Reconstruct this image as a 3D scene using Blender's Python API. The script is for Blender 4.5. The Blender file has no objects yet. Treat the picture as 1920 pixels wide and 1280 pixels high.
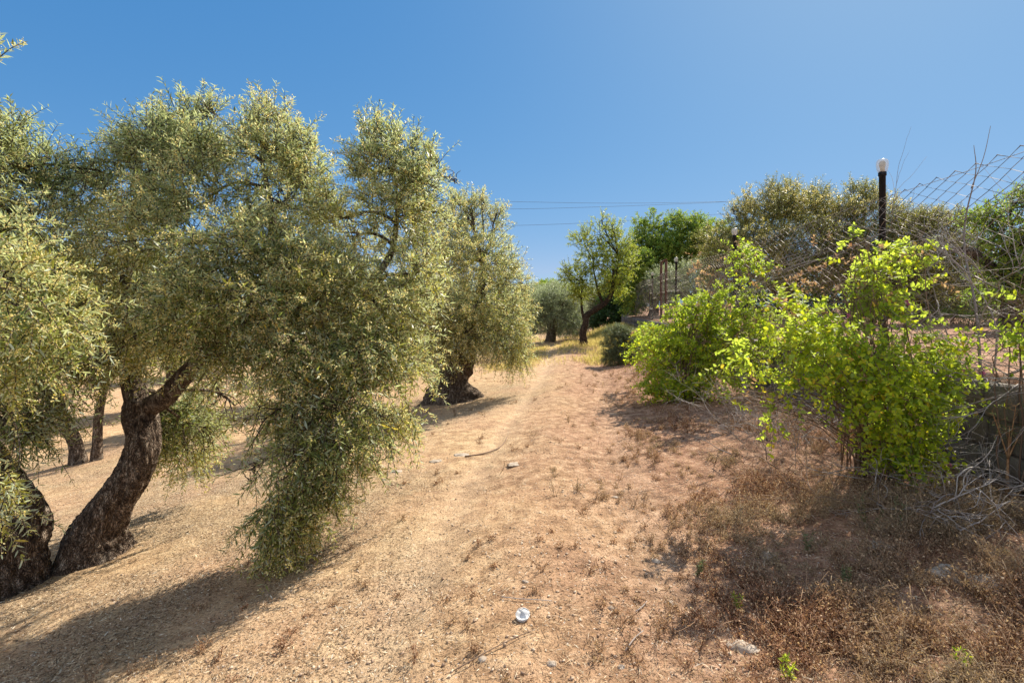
import bpy, math, random
import numpy as np
from mathutils import Vector

SC = bpy.context.scene
COL = SC.collection
PI = math.pi
EYE = 1.6            # camera height; x forward axis is +Y
HOR = 575.0          # horizon line of the photo, FX focal length in photo pixels
FX = 960.0

# ------------------------------------------------------------------ camera
cam_data = bpy.data.cameras.new('camera')
cam = bpy.data.objects.new('camera', cam_data)
COL.objects.link(cam)
cam.location = (0, 0, EYE)
cam.rotation_euler = (math.radians(90), 0, 0)
cam_data.sensor_width = 36.0
cam_data.lens = 18.0
cam_data.shift_y = -65.0 / 1920.0
cam_data.clip_start = 0.05
cam_data.clip_end = 2000
SC.camera = cam

# ------------------------------------------------------------------ light
SUN_EL = math.radians(44)
SUN_AZ = math.radians(41)      # to the right of straight ahead
world = bpy.data.worlds.new('World')
SC.world = world
world.use_nodes = True
wn = world.node_tree
wn.nodes.clear()
wo = wn.nodes.new('ShaderNodeOutputWorld')
wb = wn.nodes.new('ShaderNodeBackground')
ws = wn.nodes.new('ShaderNodeTexSky')
ws.sky_type = 'NISHITA'
ws.sun_disc = False
ws.sun_elevation = SUN_EL
ws.sun_rotation = SUN_AZ
ws.altitude = 2500
ws.air_density = 1.0
ws.dust_density = 0.0
ws.ozone_density = 5.0
EXPO = 0.9
wb.inputs[1].default_value = 0.1
# the camera that took the photo renders the sky with less range: a power curve per channel, plus the glow round the sun
wsep = wn.nodes.new('ShaderNodeSeparateColor')
wcmb = wn.nodes.new('ShaderNodeCombineColor')
wn.links.new(ws.outputs[0], wsep.inputs[0])
wtc = wn.nodes.new('ShaderNodeTexCoord')
wdot = wn.nodes.new('ShaderNodeVectorMath')
wdot.operation = 'DOT_PRODUCT'
wdot.inputs[1].default_value = (math.sin(SUN_AZ) * math.cos(SUN_EL), math.cos(SUN_AZ) * math.cos(SUN_EL), math.sin(SUN_EL))
wn.links.new(wtc.outputs['Generated'], wdot.inputs[0])


def wmath(op, a, b):
    n = wn.nodes.new('ShaderNodeMath')
    n.operation = op
    for k, v in enumerate((a, b)):
        if isinstance(v, bpy.types.NodeSocket):
            wn.links.new(v, n.inputs[k])
        else:
            n.inputs[k].default_value = v
    return n.outputs[0]


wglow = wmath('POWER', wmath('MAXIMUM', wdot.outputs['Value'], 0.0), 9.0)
wdot2 = wn.nodes.new('ShaderNodeVectorMath')      # added fill glow in the unseen sky behind the camera, lifts the shadows
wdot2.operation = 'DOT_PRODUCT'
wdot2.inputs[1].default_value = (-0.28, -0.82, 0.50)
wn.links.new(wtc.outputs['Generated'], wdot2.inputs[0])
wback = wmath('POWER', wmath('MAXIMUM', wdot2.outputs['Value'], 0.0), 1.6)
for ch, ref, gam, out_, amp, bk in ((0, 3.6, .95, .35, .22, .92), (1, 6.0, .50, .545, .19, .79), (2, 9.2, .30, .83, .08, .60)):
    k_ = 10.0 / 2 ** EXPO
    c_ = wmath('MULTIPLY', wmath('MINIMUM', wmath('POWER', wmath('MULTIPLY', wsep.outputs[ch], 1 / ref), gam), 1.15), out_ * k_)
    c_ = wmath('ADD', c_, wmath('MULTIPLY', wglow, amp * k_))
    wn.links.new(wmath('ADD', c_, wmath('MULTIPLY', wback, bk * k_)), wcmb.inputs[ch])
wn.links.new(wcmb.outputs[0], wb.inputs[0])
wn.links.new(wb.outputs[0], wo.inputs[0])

sd = bpy.data.lights.new('sun', 'SUN')
sd.energy = 5.0
sd.angle = math.radians(0.53)
sd.color = (1.0, 0.93, 0.80)
sun = bpy.data.objects.new('sun', sd)
COL.objects.link(sun)
SUN_DIR = Vector((math.sin(SUN_AZ) * math.cos(SUN_EL), math.cos(SUN_AZ) * math.cos(SUN_EL), math.sin(SUN_EL)))
sun.rotation_euler = SUN_DIR.to_track_quat('Z', 'Y').to_euler()
sun.location = (0, 0, 30)
SC.view_settings.view_transform = 'Standard'
SC.view_settings.look = 'None'
SC.view_settings.exposure = EXPO
SC.view_settings.gamma = 1.0
SC.cycles.max_bounces = 8
SC.cycles.transmission_bounces = 6
SC.cycles.diffuse_bounces = 6
SC.cycles.transparent_max_bounces = 8


# ------------------------------------------------------------------ small helpers
def W(px, py, Y):
    """A point seen at photo pixel (px, py) standing Y metres ahead."""
    return np.array([(px - 960.0) * Y / FX, Y, EYE - (py - HOR) * Y / FX])


def _hash(ix, iy, iz, seed):
    h = (ix.astype(np.int64) * 374761393 + iy.astype(np.int64) * 668265263 + iz.astype(np.int64) * 2147483647 + seed * 974711) & 0xFFFFFFFF
    h = ((h ^ (h >> 13)) * 1274126177) & 0xFFFFFFFF
    h = ((h ^ (h >> 16)) * 2246822519) & 0xFFFFFFFF
    return ((h ^ (h >> 15)) & 0xFFFFFF) / float(0xFFFFFF)


def vnoise(p, seed=0):
    """value noise in -1..1 for an (N,3) array"""
    p = np.asarray(p, dtype=float)
    i = np.floor(p).astype(np.int64)
    f = p - i
    f = f * f * (3 - 2 * f)
    out = 0
    for dx in (0, 1):
        wx = f[:, 0] if dx else 1 - f[:, 0]
        for dy in (0, 1):
            wy = f[:, 1] if dy else 1 - f[:, 1]
            for dz in (0, 1):
                wz = f[:, 2] if dz else 1 - f[:, 2]
                out = out + wx * wy * wz * _hash(i[:, 0] + dx, i[:, 1] + dy, i[:, 2] + dz, seed)
    return out * 2 - 1


def fbm(p, octaves=4, seed=0, gain=0.5):
    p = np.asarray(p, dtype=float)
    s, a, t = 0, 1.0, 0
    for k in range(octaves):
        s = s + a * vnoise(p * (2.03 ** k) + 17.3 * k, seed + k)
        t += a
        a *= gain
    return s / t


def n2(x, y, sc, octaves=3, seed=0):
    p = np.stack([np.ravel(x) * sc, np.ravel(y) * sc, np.full(np.size(x), 0.37)], 1)
    return fbm(p, octaves, seed).reshape(np.shape(x))


def sstep(a, b, x):
    t = np.clip((x - a) / (b - a), 0, 1)
    return t * t * (3 - 2 * t)


def norm(v):
    return v / np.maximum(np.linalg.norm(v, axis=-1, keepdims=True), 1e-9)


def mesh_np(name, verts, faces_list, mats=None, mat_index=None, smooth=False):
    """verts (N,3); faces_list: list of (M,k) int arrays"""
    me = bpy.data.meshes.new(name)
    verts = np.asarray(verts, dtype=np.float32)
    me.vertices.add(len(verts))
    me.vertices.foreach_set('co', verts.ravel())
    loops = np.concatenate([np.asarray(f).ravel() for f in faces_list]).astype(np.int32)
    counts = np.concatenate([np.full(len(f), np.asarray(f).shape[1], dtype=np.int32) for f in faces_list])
    starts = np.concatenate([[0], np.cumsum(counts)[:-1]]).astype(np.int32)
    me.loops.add(len(loops))
    me.loops.foreach_set('vertex_index', loops)
    me.polygons.add(len(counts))
    me.polygons.foreach_set('loop_start', starts)
    me.polygons.foreach_set('loop_total', counts)
    if mat_index is not None:
        me.polygons.foreach_set('material_index', mat_index.astype(np.int32))
    if smooth:
        me.polygons.foreach_set('use_smooth', np.ones(len(counts), dtype=bool))
    me.update(calc_edges=True)
    for m in (mats or []):
        me.materials.append(m)
    return me


class Geo:
    """collects vertices and faces (k-gons) and builds ONE mesh object"""
    def __init__(self):
        self.v, self.f, self.n = [], {}, 0

    def add(self, v, *faces):
        v = np.asarray(v, dtype=float).reshape(-1, 3)
        for f in faces:
            f = np.asarray(f, dtype=np.int64)
            if len(f):
                self.f.setdefault(f.shape[1], []).append(f + self.n)
        self.v.append(v)
        self.n += len(v)
        return self

    def build(self, name, mat, parent=None, smooth=False, loc=None):
        V = np.concatenate(self.v)
        off = np.zeros(3)
        if parent is not None:
            off = np.array(parent.location)
        elif loc is not None:
            off = np.asarray(loc, dtype=float)
        V = V - off
        me = mesh_np(name, V, [np.concatenate(x) for x in self.f.values()], [mat], smooth=smooth)
        o = bpy.data.objects.new(name, me)
        COL.objects.link(o)
        if parent is not None:
            o.parent = parent
        else:
            o.location = off
        return o


def tubes(geo, P, R, n=4):
    """P (M,K,3) polylines, R (M,K) radii -> n-sided tubes, closed by shrinking tip"""
    P = np.asarray(P, dtype=float)
    if P.ndim == 2:
        P = P[None]
    R = np.asarray(R, dtype=float)
    if R.ndim == 1:
        R = np.broadcast_to(R, P.shape[:2])
    M, K, _ = P.shape
    T = np.empty_like(P)
    T[:, 1:-1] = P[:, 2:] - P[:, :-2]
    T[:, 0] = P[:, 1] - P[:, 0]
    T[:, -1] = P[:, -1] - P[:, -2]
    T = norm(T)
    ref = np.where(np.abs(T[:, :1, 2:3]) > 0.9, np.array([1.0, 0, 0]), np.array([0, 0, 1.0]))
    ref = np.broadcast_to(ref, T.shape)
    A = norm(np.cross(T, ref))
    B = np.cross(T, A)
    a = np.arange(n) * 2 * PI / n
    V = P[:, :, None, :] + R[:, :, None, None] * (np.cos(a)[None, None, :, None] * A[:, :, None, :] + np.sin(a)[None, None, :, None] * B[:, :, None, :])
    idx = np.arange(M * K * n).reshape(M, K, n)
    q = np.stack([idx[:, :-1], np.roll(idx, -1, 2)[:, :-1], np.roll(idx, -1, 2)[:, 1:], idx[:, 1:]], -1).reshape(-1, 4)
    caps = np.concatenate([idx[:, 0, ::-1].reshape(-1, n), idx[:, -1].reshape(-1, n)])
    geo.add(V.reshape(-1, 3), q, caps)


def bez(p0, p1, p2, p3, K):
    t = np.linspace(0, 1, K)
    shp = (1,) * (np.ndim(p0) - 1)
    t = t.reshape(shp + (K, 1))
    e = lambda p: np.asarray(p, dtype=float)[..., None, :]
    return (1 - t) ** 3 * e(p0) + 3 * (1 - t) ** 2 * t * e(p1) + 3 * (1 - t) * t * t * e(p2) + t ** 3 * e(p3)


def spline(pts, rad, step):
    """Catmull-Rom resample of a path with radii"""
    pts = np.asarray(pts, dtype=float)
    rad = np.asarray(rad, dtype=float)
    Q = np.concatenate([pts, rad[:, None]], 1)
    Q = np.concatenate([[2 * Q[0] - Q[1]], Q, [2 * Q[-1] - Q[-2]]])
    out = []
    for i in range(1, len(Q) - 2):
        L = np.linalg.norm(Q[i + 1][:3] - Q[i][:3])
        m = max(2, int(L / step))
        t = np.linspace(0, 1, m, endpoint=False)[:, None]
        a, b, c, d = Q[i - 1], Q[i], Q[i + 1], Q[i + 2]
        out.append(0.5 * ((2 * b) + (-a + c) * t + (2 * a - 5 * b + 4 * c - d) * t ** 2 + (-a + 3 * b - 3 * c + d) * t ** 3))
    out.append(Q[-2][None])
    Z = np.concatenate(out)
    return Z[:, :3], np.maximum(Z[:, 3], 0.002)


def gnarly(geo, pts, rad, seed, n=36, step=0.025, flare=0.0, rough=0.16, twist=2.0):
    P, R = spline(pts, rad, step)
    K = len(P)
    T = norm(np.gradient(P, axis=0))
    A = np.zeros_like(T)
    a0 = norm(np.cross(T[0], [0.3, 1, 0.1]))
    for i in range(K):
        a0 = norm(a0 - T[i] * np.dot(a0, T[i]))
        A[i] = a0
    B = np.cross(T, A)
    th = np.arange(n) * 2 * PI / n
    s = np.concatenate([[0], np.cumsum(np.linalg.norm(np.diff(P, axis=0), axis=1))])
    TH, S = np.meshgrid(th, s)
    tw = TH + twist * S
    q = np.stack([np.cos(tw) * 1.3, np.sin(tw) * 1.3, S * 1.6 + seed], -1).reshape(-1, 3)
    r1 = fbm(q, 3, seed).reshape(TH.shape)
    q2 = np.stack([np.cos(tw) * 5.0, np.sin(tw) * 5.0, S * 5.0 + seed], -1).reshape(-1, 3)
    r2 = 1 - 2 * np.abs(fbm(q2, 3, seed + 5)).reshape(TH.shape)
    q3 = np.stack([np.cos(tw) * 9.0, np.sin(tw) * 9.0, S * 26.0], -1).reshape(-1, 3)
    r3 = fbm(q3, 2, seed + 9).reshape(TH.shape)
    mod = 1 + rough * 1.7 * r1 + rough * 0.55 * r2 + rough * 0.30 * r3
    if flare:
        mod += flare * np.exp(-S / 0.16) * (0.55 + 0.6 * np.sin(TH * 3 + seed) + 0.4 * np.sin(TH * 5 + 2 * seed))
    V = P[:, None] + (R[:, None] * mod)[..., None] * (np.cos(TH)[..., None] * A[:, None] + np.sin(TH)[..., None] * B[:, None])
    idx = np.arange(K * n).reshape(K, n)
    nx = np.roll(idx, -1, 1)
    geo.add(V.reshape(-1, 3), np.stack([idx[:-1], nx[:-1], nx[1:], idx[1:]], -1).reshape(-1, 4), idx[-1].reshape(1, n))
    return P, R


def frames(d, rng):
    """random perpendicular frame for unit directions d (N,3)"""
    r = rng.normal(size=d.shape)
    a = norm(np.cross(d, r))
    return a, np.cross(d, a)


def leaves(geo, base, d, nrm, L, Wd, hexa=False, bend=0.12):
    """leaf blades: base (N,3), direction, surface normal, length, width"""
    d = norm(d)
    s = norm(np.cross(d, nrm))
    u = np.cross(s, d)
    L = L[:, None]
    Wd = Wd[:, None]
    N = len(base)
    if hexa:
        V = np.stack([base, base + d * L * .28 + s * Wd * .45, base + d * L * .66 + s * Wd * .42 - u * L * bend * .4,
                      base + d * L - u * L * bend, base + d * L * .66 - s * Wd * .42 - u * L * bend * .4, base + d * L * .28 - s * Wd * .45,
                      base + d * L * .3 - u * Wd * .12, base + d * L * .68 - u * L * bend * .45 - u * Wd * .12], 1)
        i = np.arange(N)[:, None] * 8
        geo.add(V.reshape(-1, 3), np.concatenate([i + np.array([6, 1, 2, 7]), i + np.array([5, 6, 7, 4])]),
                np.concatenate([i + np.array([0, 1, 6]), i + np.array([0, 6, 5]), i + np.array([7, 2, 3]), i + np.array([7, 3, 4])]))
    else:
        V = np.stack([base, base + d * L * .45 + s * Wd * .5, base + d * L - u * L * bend, base + d * L * .45 - s * Wd * .5], 1)
        geo.add(V.reshape(-1, 3), (np.arange(N)[:, None] * 4 + np.arange(4)))


def specks(geo, c, size, rng):
    """tiny randomly turned quads (petals, dust)"""
    d = norm(rng.normal(size=c.shape))
    a, b = frames(d, rng)
    s = np.asarray(size)[:, None]
    V = np.stack([c - a * s * .5, c + b * s * .5, c + a * s * .5, c - b * s * .5], 1)
    geo.add(V.reshape(-1, 3), np.arange(len(c))[:, None] * 4 + np.arange(4))


# ------------------------------------------------------------------ tagging
def tag(o, label=None, cat=None, group=None, kind=None):
    if label:
        o['label'] = label
    if cat:
        o['category'] = cat
    if group:
        o['group'] = group
    if kind:
        o['kind'] = kind
    return o


def thing(name, loc, label, cat, group=None):
    o = bpy.data.objects.new(name, None)
    o.empty_display_size = 0.2
    COL.objects.link(o)
    o.location = [float(x) for x in loc]
    return tag(o, label, cat, group)


def copy_tree(o, loc, rz, label, scale=1.0):
    r = o.copy()
    COL.objects.link(r)
    r.location = loc
    r.rotation_euler = (0, 0, rz)
    r.scale = (scale, scale, scale)
    if label:
        r['label'] = label
    for ch in list(o.children):
        c = ch.copy()
        COL.objects.link(c)
        c.parent = r
        for g in list(ch.children):
            e = g.copy()
            COL.objects.link(e)
            e.parent = c
    return r


# ------------------------------------------------------------------ materials
def new_mat(name):
    m = bpy.data.materials.new(name)
    m.use_nodes = True
    nt = m.node_tree
    nt.nodes.clear()
    out = nt.nodes.new('ShaderNodeOutputMaterial')
    return m, nt, out


def nd(nt, t, **kw):
    n = nt.nodes.new(t)
    for k, v in kw.items():
        setattr(n, k, v)
    return n


def ramp(nt, fac, stops):
    r = nt.nodes.new('ShaderNodeValToRGB')
    e = r.color_ramp.elements
    while len(e) < len(stops):
        e.new(0.5)
    for el, (p, c) in zip(e, stops):
        el.position = p
        el.color = (*c, 1) if len(c) == 3 else c
    nt.links.new(fac, r.inputs[0])
    return r.outputs[0]


def mixc(nt, fac, a, b, mode='MIX'):
    m = nt.nodes.new('ShaderNodeMix')
    m.data_type = 'RGBA'
    m.blend_type = mode
    for sock, v in ((m.inputs[0], fac), (m.inputs[6], a), (m.inputs[7], b)):
        if isinstance(v, bpy.types.NodeSocket):
            nt.links.new(v, sock)
        elif isinstance(v, (int, float)):
            sock.default_value = v
        else:
            sock.default_value = (*v, 1)
    return m.outputs[2]


def noise(nt, vec, scale, detail=3, rough=0.55):
    n = nt.nodes.new('ShaderNodeTexNoise')
    n.inputs['Scale'].default_value = scale
    n.inputs['Detail'].default_value = detail
    n.inputs['Roughness'].default_value = rough
    nt.links.new(vec, n.inputs['Vector'])
    return n.outputs[0]


def leaf_mat(name, stops, under=None, trans=(0.3, 0.4, 0.05), tfac=0.4, rough=0.5, spec=0.3, patch=1.3, patch_cols=None):
    m, nt, out = new_mat(name)
    geo = nd(nt, 'ShaderNodeNewGeometry')
    tc = nd(nt, 'ShaderNodeTexCoord')
    top = ramp(nt, geo.outputs['Random Per Island'], stops)
    if patch_cols:
        nz = noise(nt, tc.outputs['Object'], patch, 2)
        f = ramp(nt, nz, [(0.42, (0, 0, 0)), (0.62, (1, 1, 1))])
        top = mixc(nt, f, top, mixc(nt, 0.55, top, patch_cols))
    if under:
        und = mixc(nt, geo.outputs['Random Per Island'], under, [c * 0.75 for c in under])
        top = mixc(nt, geo.outputs['Backfacing'], top, und)
    bs = nd(nt, 'ShaderNodeBsdfPrincipled')
    bs.inputs['Roughness'].default_value = rough
    bs.inputs['Specular IOR Level'].default_value = spec
    nt.links.new(top, bs.inputs['Base Color'])
    tr = nd(nt, 'ShaderNodeBsdfTranslucent')
    nt.links.new(mixc(nt, 0.5, trans, mixc(nt, 1.0, top, (3.0, 3.0, 2.0), 'MULTIPLY')), tr.inputs[0])
    mx = nd(nt, 'ShaderNodeMixShader')
    mx.inputs[0].default_value = tfac
    nt.links.new(bs.outputs[0], mx.inputs[1])
    nt.links.new(tr.outputs[0], mx.inputs[2])
    nt.links.new(mx.outputs[0], out.inputs[0])
    return m


def simple_mat(name, col, col2=None, rough=0.8, metal=0.0, scale=20, bump=0.0, spec=0.3, island=False):
    m, nt, out = new_mat(name)
    tc = nd(nt, 'ShaderNodeTexCoord')
    bs = nd(nt, 'ShaderNodeBsdfPrincipled')
    bs.inputs['Roughness'].default_value = rough
    bs.inputs['Metallic'].default_value = metal
    bs.inputs['Specular IOR Level'].default_value = spec
    nz = noise(nt, tc.outputs['Object'], scale, 4)
    if island:
        g = nd(nt, 'ShaderNodeNewGeometry')
        c = mixc(nt, g.outputs['Random Per Island'], col, col2 or col)
    else:
        c = ramp(nt, nz, [(0.35, col), (0.65, col2 or col)])
    nt.links.new(c, bs.inputs['Base Color'])
    if bump:
        b = nd(nt, 'ShaderNodeBump')
        b.inputs['Strength'].default_value = bump
        b.inputs['Distance'].default_value = 0.01
        nt.links.new(nz, b.inputs['Height'])
        nt.links.new(b.outputs[0], bs.inputs['Normal'])
    nt.links.new(bs.outputs[0], out.inputs[0])
    return m


def bark_mat(name, dark, mid, light):
    m, nt, out = new_mat(name)
    tc = nd(nt, 'ShaderNodeTexCoord')
    mp = nd(nt, 'ShaderNodeMapping')
    mp.inputs['Scale'].default_value = (1, 1, 0.34)
    nt.links.new(tc.outputs['Object'], mp.inputs[0])
    vo = nd(nt, 'ShaderNodeTexVoronoi', feature='DISTANCE_TO_EDGE')
    vo.inputs['Scale'].default_value = 60
    wob = nd(nt, 'ShaderNodeVectorMath', operation='ADD')
    nzv = nd(nt, 'ShaderNodeTexNoise')
    nzv.inputs['Scale'].default_value = 14
    nt.links.new(mp.outputs[0], nzv.inputs['Vector'])
    sc = nd(nt, 'ShaderNodeVectorMath', operation='SCALE')
    sc.inputs['Scale'].default_value = 0.16
    nt.links.new(nzv.outputs[1], sc.inputs[0])
    nt.links.new(mp.outputs[0], wob.inputs[0])
    nt.links.new(sc.outputs[0], wob.inputs[1])
    nt.links.new(wob.outputs[0], vo.inputs['Vector'])
    nz = noise(nt, mp.outputs[0], 30, 5, 0.65)
    big = noise(nt, tc.outputs['Object'], 5, 3)
    c = ramp(nt, nz, [(0.3, dark), (0.5, mid), (0.72, light)])
    crack = ramp(nt, vo.outputs[0], [(0.0, (0.28, 0.26, 0.24)), (0.20, (1, 1, 1))])
    c = mixc(nt, 1.0, c, crack, 'MULTIPLY')
    patch = ramp(nt, big, [(0.62, (0, 0, 0)), (0.74, (1, 1, 1))])
    c = mixc(nt, patch, c, mixc(nt, 0.5, c, light))
    bs = nd(nt, 'ShaderNodeBsdfPrincipled')
    bs.inputs['Roughness'].default_value = 0.9
    bs.inputs['Specular IOR Level'].default_value = 0.15
    nt.links.new(c, bs.inputs['Base Color'])
    h = nd(nt, 'ShaderNodeMath', operation='ADD')
    hm = nd(nt, 'ShaderNodeMath', operation='MINIMUM')
    hm.inputs[1].default_value = 0.2
    nt.links.new(vo.outputs[0], hm.inputs[0])
    hs = nd(nt, 'ShaderNodeMath', operation='MULTIPLY')
    hs.inputs[1].default_value = 3.6
    nt.links.new(hm.outputs[0], hs.inputs[0])
    nt.links.new(hs.outputs[0], h.inputs[0])
    nt.links.new(nz, h.inputs[1])
    b = nd(nt, 'ShaderNodeBump')
    b.inputs['Strength'].default_value = 0.9
    b.inputs['Distance'].default_value = 0.02
    nt.links.new(h.outputs[0], b.inputs['Height'])
    nt.links.new(b.outputs[0], bs.inputs['Normal'])
    nt.links.new(bs.outputs[0], out.inputs[0])
    return m


def ground_mat():
    m, nt, out = new_mat('dry_earth')
    tc = nd(nt, 'ShaderNodeTexCoord')
    v = tc.outputs['Object']
    at = nd(nt, 'ShaderNodeAttribute', attribute_name='zone')
    sep = nd(nt, 'ShaderNodeSeparateColor')
    nt.links.new(at.outputs['Color'], sep.inputs[0])
    verge, litter, bare = sep.outputs[0], sep.outputs[1], sep.outputs[2]
    n_big = noise(nt, v, 0.9, 4)
    n_mid = noise(nt, v, 7, 5, 0.62)
    n_fine = noise(nt, v, 55, 4, 0.7)
    n_dust = noise(nt, v, 190, 2, 0.7)
    sand = ramp(nt, n_mid, [(0.30, (0.33, 0.20, 0.11)), (0.5, (0.53, 0.355, 0.20)), (0.70, (0.68, 0.50, 0.30))])
    pink = ramp(nt, n_mid, [(0.32, (0.13, 0.07, 0.045)), (0.5, (0.33, 0.185, 0.115)), (0.68, (0.56, 0.36, 0.24))])
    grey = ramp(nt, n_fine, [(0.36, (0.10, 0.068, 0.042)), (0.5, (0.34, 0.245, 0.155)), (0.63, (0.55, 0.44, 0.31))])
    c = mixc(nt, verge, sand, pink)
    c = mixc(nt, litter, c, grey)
    red = ramp(nt, n_big, [(0.45, (0, 0, 0)), (0.65, (1, 1, 1))])
    c = mixc(nt, red, c, mixc(nt, 0.35, c, (0.50, 0.29, 0.185)))
    # crumbs of darker debris and pale chips
    sp = ramp(nt, n_fine, [(0.33, (0.28, 0.24, 0.21)), (0.46, (1, 1, 1)), (0.70, (1.15, 1.12, 1.08))])
    c = mixc(nt, 0.95, c, sp, 'MULTIPLY')
    sp2 = ramp(nt, n_dust, [(0.34, (0.62, 0.58, 0.55)), (0.52, (1.0, 1.0, 1.0))])
    c = mixc(nt, 0.7, c, sp2, 'MULTIPLY')
    c = mixc(nt, bare, c, mixc(nt, 0.22, c, (0.60, 0.44, 0.30)))
    vo = nd(nt, 'ShaderNodeTexVoronoi')
    vo.inputs['Scale'].default_value = 42
    vo.inputs['Randomness'].default_value = 1.0
    nt.links.new(v, vo.inputs['Vector'])
    chip = ramp(nt, vo.outputs['Distance'], [(0.16, (1, 1, 1)), (0.24, (0, 0, 0))])
    pick = nd(nt, 'ShaderNodeSeparateColor')
    nt.links.new(vo.outputs['Color'], pick.inputs[0])
    few = ramp(nt, pick.outputs[0], [(0.80, (0, 0, 0)), (0.84, (1, 1, 1))])
    c = mixc(nt, mixc(nt, 1.0, chip, few, 'MULTIPLY'), c, mixc(nt, pick.outputs[1], (0.52, 0.42, 0.33), (0.68, 0.60, 0.52)))
    bs = nd(nt, 'ShaderNodeBsdfPrincipled')
    bs.inputs['Roughness'].default_value = 0.95
    bs.inputs['Specular IOR Level'].default_value = 0.1
    nt.links.new(c, bs.inputs['Base Color'])
    a1 = nd(nt, 'ShaderNodeMath', operation='MULTIPLY_ADD')
    a1.inputs[1].default_value = 0.45
    nt.links.new(n_fine, a1.inputs[0])
    nt.links.new(n_mid, a1.inputs[2])
    b = nd(nt, 'ShaderNodeBump')
    b.inputs['Strength'].default_value = 1.0
    b.inputs['Distance'].default_value = 0.035
    nt.links.new(a1.outputs[0], b.inputs['Height'])
    b2 = nd(nt, 'ShaderNodeBump')
    b2.inputs['Strength'].default_value = 0.6
    b2.inputs['Distance'].default_value = 0.006
    nt.links.new(n_dust, b2.inputs['Height'])
    nt.links.new(b.outputs[0], b2.inputs['Normal'])
    nt.links.new(b2.outputs[0], bs.inputs['Normal'])
    nt.links.new(bs.outputs[0], out.inputs[0])
    return m


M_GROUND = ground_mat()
M_BARK = bark_mat('olive_bark', (0.045, 0.03, 0.021), (0.19, 0.135, 0.098), (0.52, 0.43, 0.34))
M_BARK2 = bark_mat('brown_bark', (0.03, 0.02, 0.014), (0.09, 0.06, 0.042), (0.20, 0.15, 0.11))
M_OLIVE = leaf_mat('olive_leaf', [(0.0, (0.035, 0.060, 0.018)), (0.45, (0.100, 0.140, 0.042)), (0.85, (0.22, 0.255, 0.085)), (0.96, (0.36, 0.38, 0.19)), (1.0, (0.55, 0.36, 0.04))],
                   under=(0.46, 0.51, 0.38), trans=(0.44, 0.46, 0.07), tfac=0.34, rough=0.42, spec=0.4, patch=1.3, patch_cols=(0.34, 0.28, 0.03))
M_OLIVE_FAR = leaf_mat('olive_leaf_terrace', [(0.0, (0.04, 0.055, 0.012)), (0.45, (0.13, 0.14, 0.028)), (0.85, (0.28, 0.26, 0.055)), (1.0, (0.44, 0.38, 0.12))],
                       under=(0.22, 0.23, 0.11), trans=(0.36, 0.35, 0.04), tfac=0.28, rough=0.5, spec=0.3, patch=1.3, patch_cols=(0.26, 0.21, 0.02))
M_OLIVE_SILVER = leaf_mat('olive_leaf_silver', [(0.0, (0.12, 0.15, 0.07)), (1.0, (0.32, 0.36, 0.19))],
                          under=(0.36, 0.41, 0.32), trans=(0.28, 0.33, 0.10), tfac=0.32, rough=0.5, spec=0.3)
M_BLOSSOM = leaf_mat('olive_blossom', [(0.0, (0.44, 0.33, 0.10)), (0.6, (0.70, 0.59, 0.30)), (0.9, (0.80, 0.71, 0.43)), (1.0, (0.85, 0.79, 0.55))],
                     trans=(0.66, 0.54, 0.20), tfac=0.35, rough=0.8, spec=0.1)
M_ROSE = leaf_mat('bramble_leaf', [(0.0, (0.035, 0.09, 0.012)), (0.3, (0.13, 0.22, 0.018)), (0.7, (0.36, 0.42, 0.022)), (0.93, (0.52, 0.49, 0.03)), (0.97, (0.50, 0.30, 0.04)), (1.0, (0.36, 0.18, 0.08))],
                  under=(0.24, 0.33, 0.08), trans=(0.72, 0.76, 0.03), tfac=0.48, rough=0.55, spec=0.25, patch=2.2, patch_cols=(0.30, 0.34, 0.02))
M_ROSE2 = leaf_mat('briar_leaf', [(0.0, (0.05, 0.11, 0.010)), (0.4, (0.17, 0.25, 0.018)), (0.85, (0.42, 0.44, 0.026)), (0.96, (0.46, 0.33, 0.03)), (1.0, (0.34, 0.17, 0.07))],
                   under=(0.18, 0.27, 0.06), trans=(0.66, 0.72, 0.03), tfac=0.5, rough=0.55, spec=0.25, patch=2.2, patch_cols=(0.22, 0.28, 0.02))
M_ALMOND = leaf_mat('almond_leaf', [(0.0, (0.10, 0.14, 0.014)), (0.6, (0.26, 0.31, 0.024)), (0.96, (0.42, 0.40, 0.03)), (1.0, (0.48, 0.28, 0.03))],
                    under=(0.20, 0.26, 0.08), trans=(0.56, 0.58, 0.03), tfac=0.42, rough=0.45, patch=1.0, patch_cols=(0.15, 0.13, 0.035))
M_BROAD = leaf_mat('broad_leaf', [(0.0, (0.035, 0.065, 0.014)), (0.5, (0.13, 0.175, 0.03)), (0.9, (0.29, 0.31, 0.05)), (1.0, (0.44, 0.40, 0.07))],
                   under=(0.12, 0.22, 0.05), trans=(0.44, 0.48, 0.05), tfac=0.38, rough=0.6, spec=0.2, patch=1.0, patch_cols=(0.20, 0.26, 0.02))
M_DARKLEAF = leaf_mat('dark_leaf', [(0.0, (0.018, 0.042, 0.012)), (0.7, (0.045, 0.085, 0.02)), (1.0, (0.09, 0.15, 0.035))],
                      trans=(0.10, 0.18, 0.02), tfac=0.22, rough=0.45)
M_GREYSHRUB = leaf_mat('grey_green_leaf', [(0.0, (0.05, 0.065, 0.030)), (0.7, (0.13, 0.16, 0.075)), (1.0, (0.22, 0.25, 0.13))],
                       trans=(0.16, 0.2, 0.06), tfac=0.25, rough=0.6)
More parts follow.
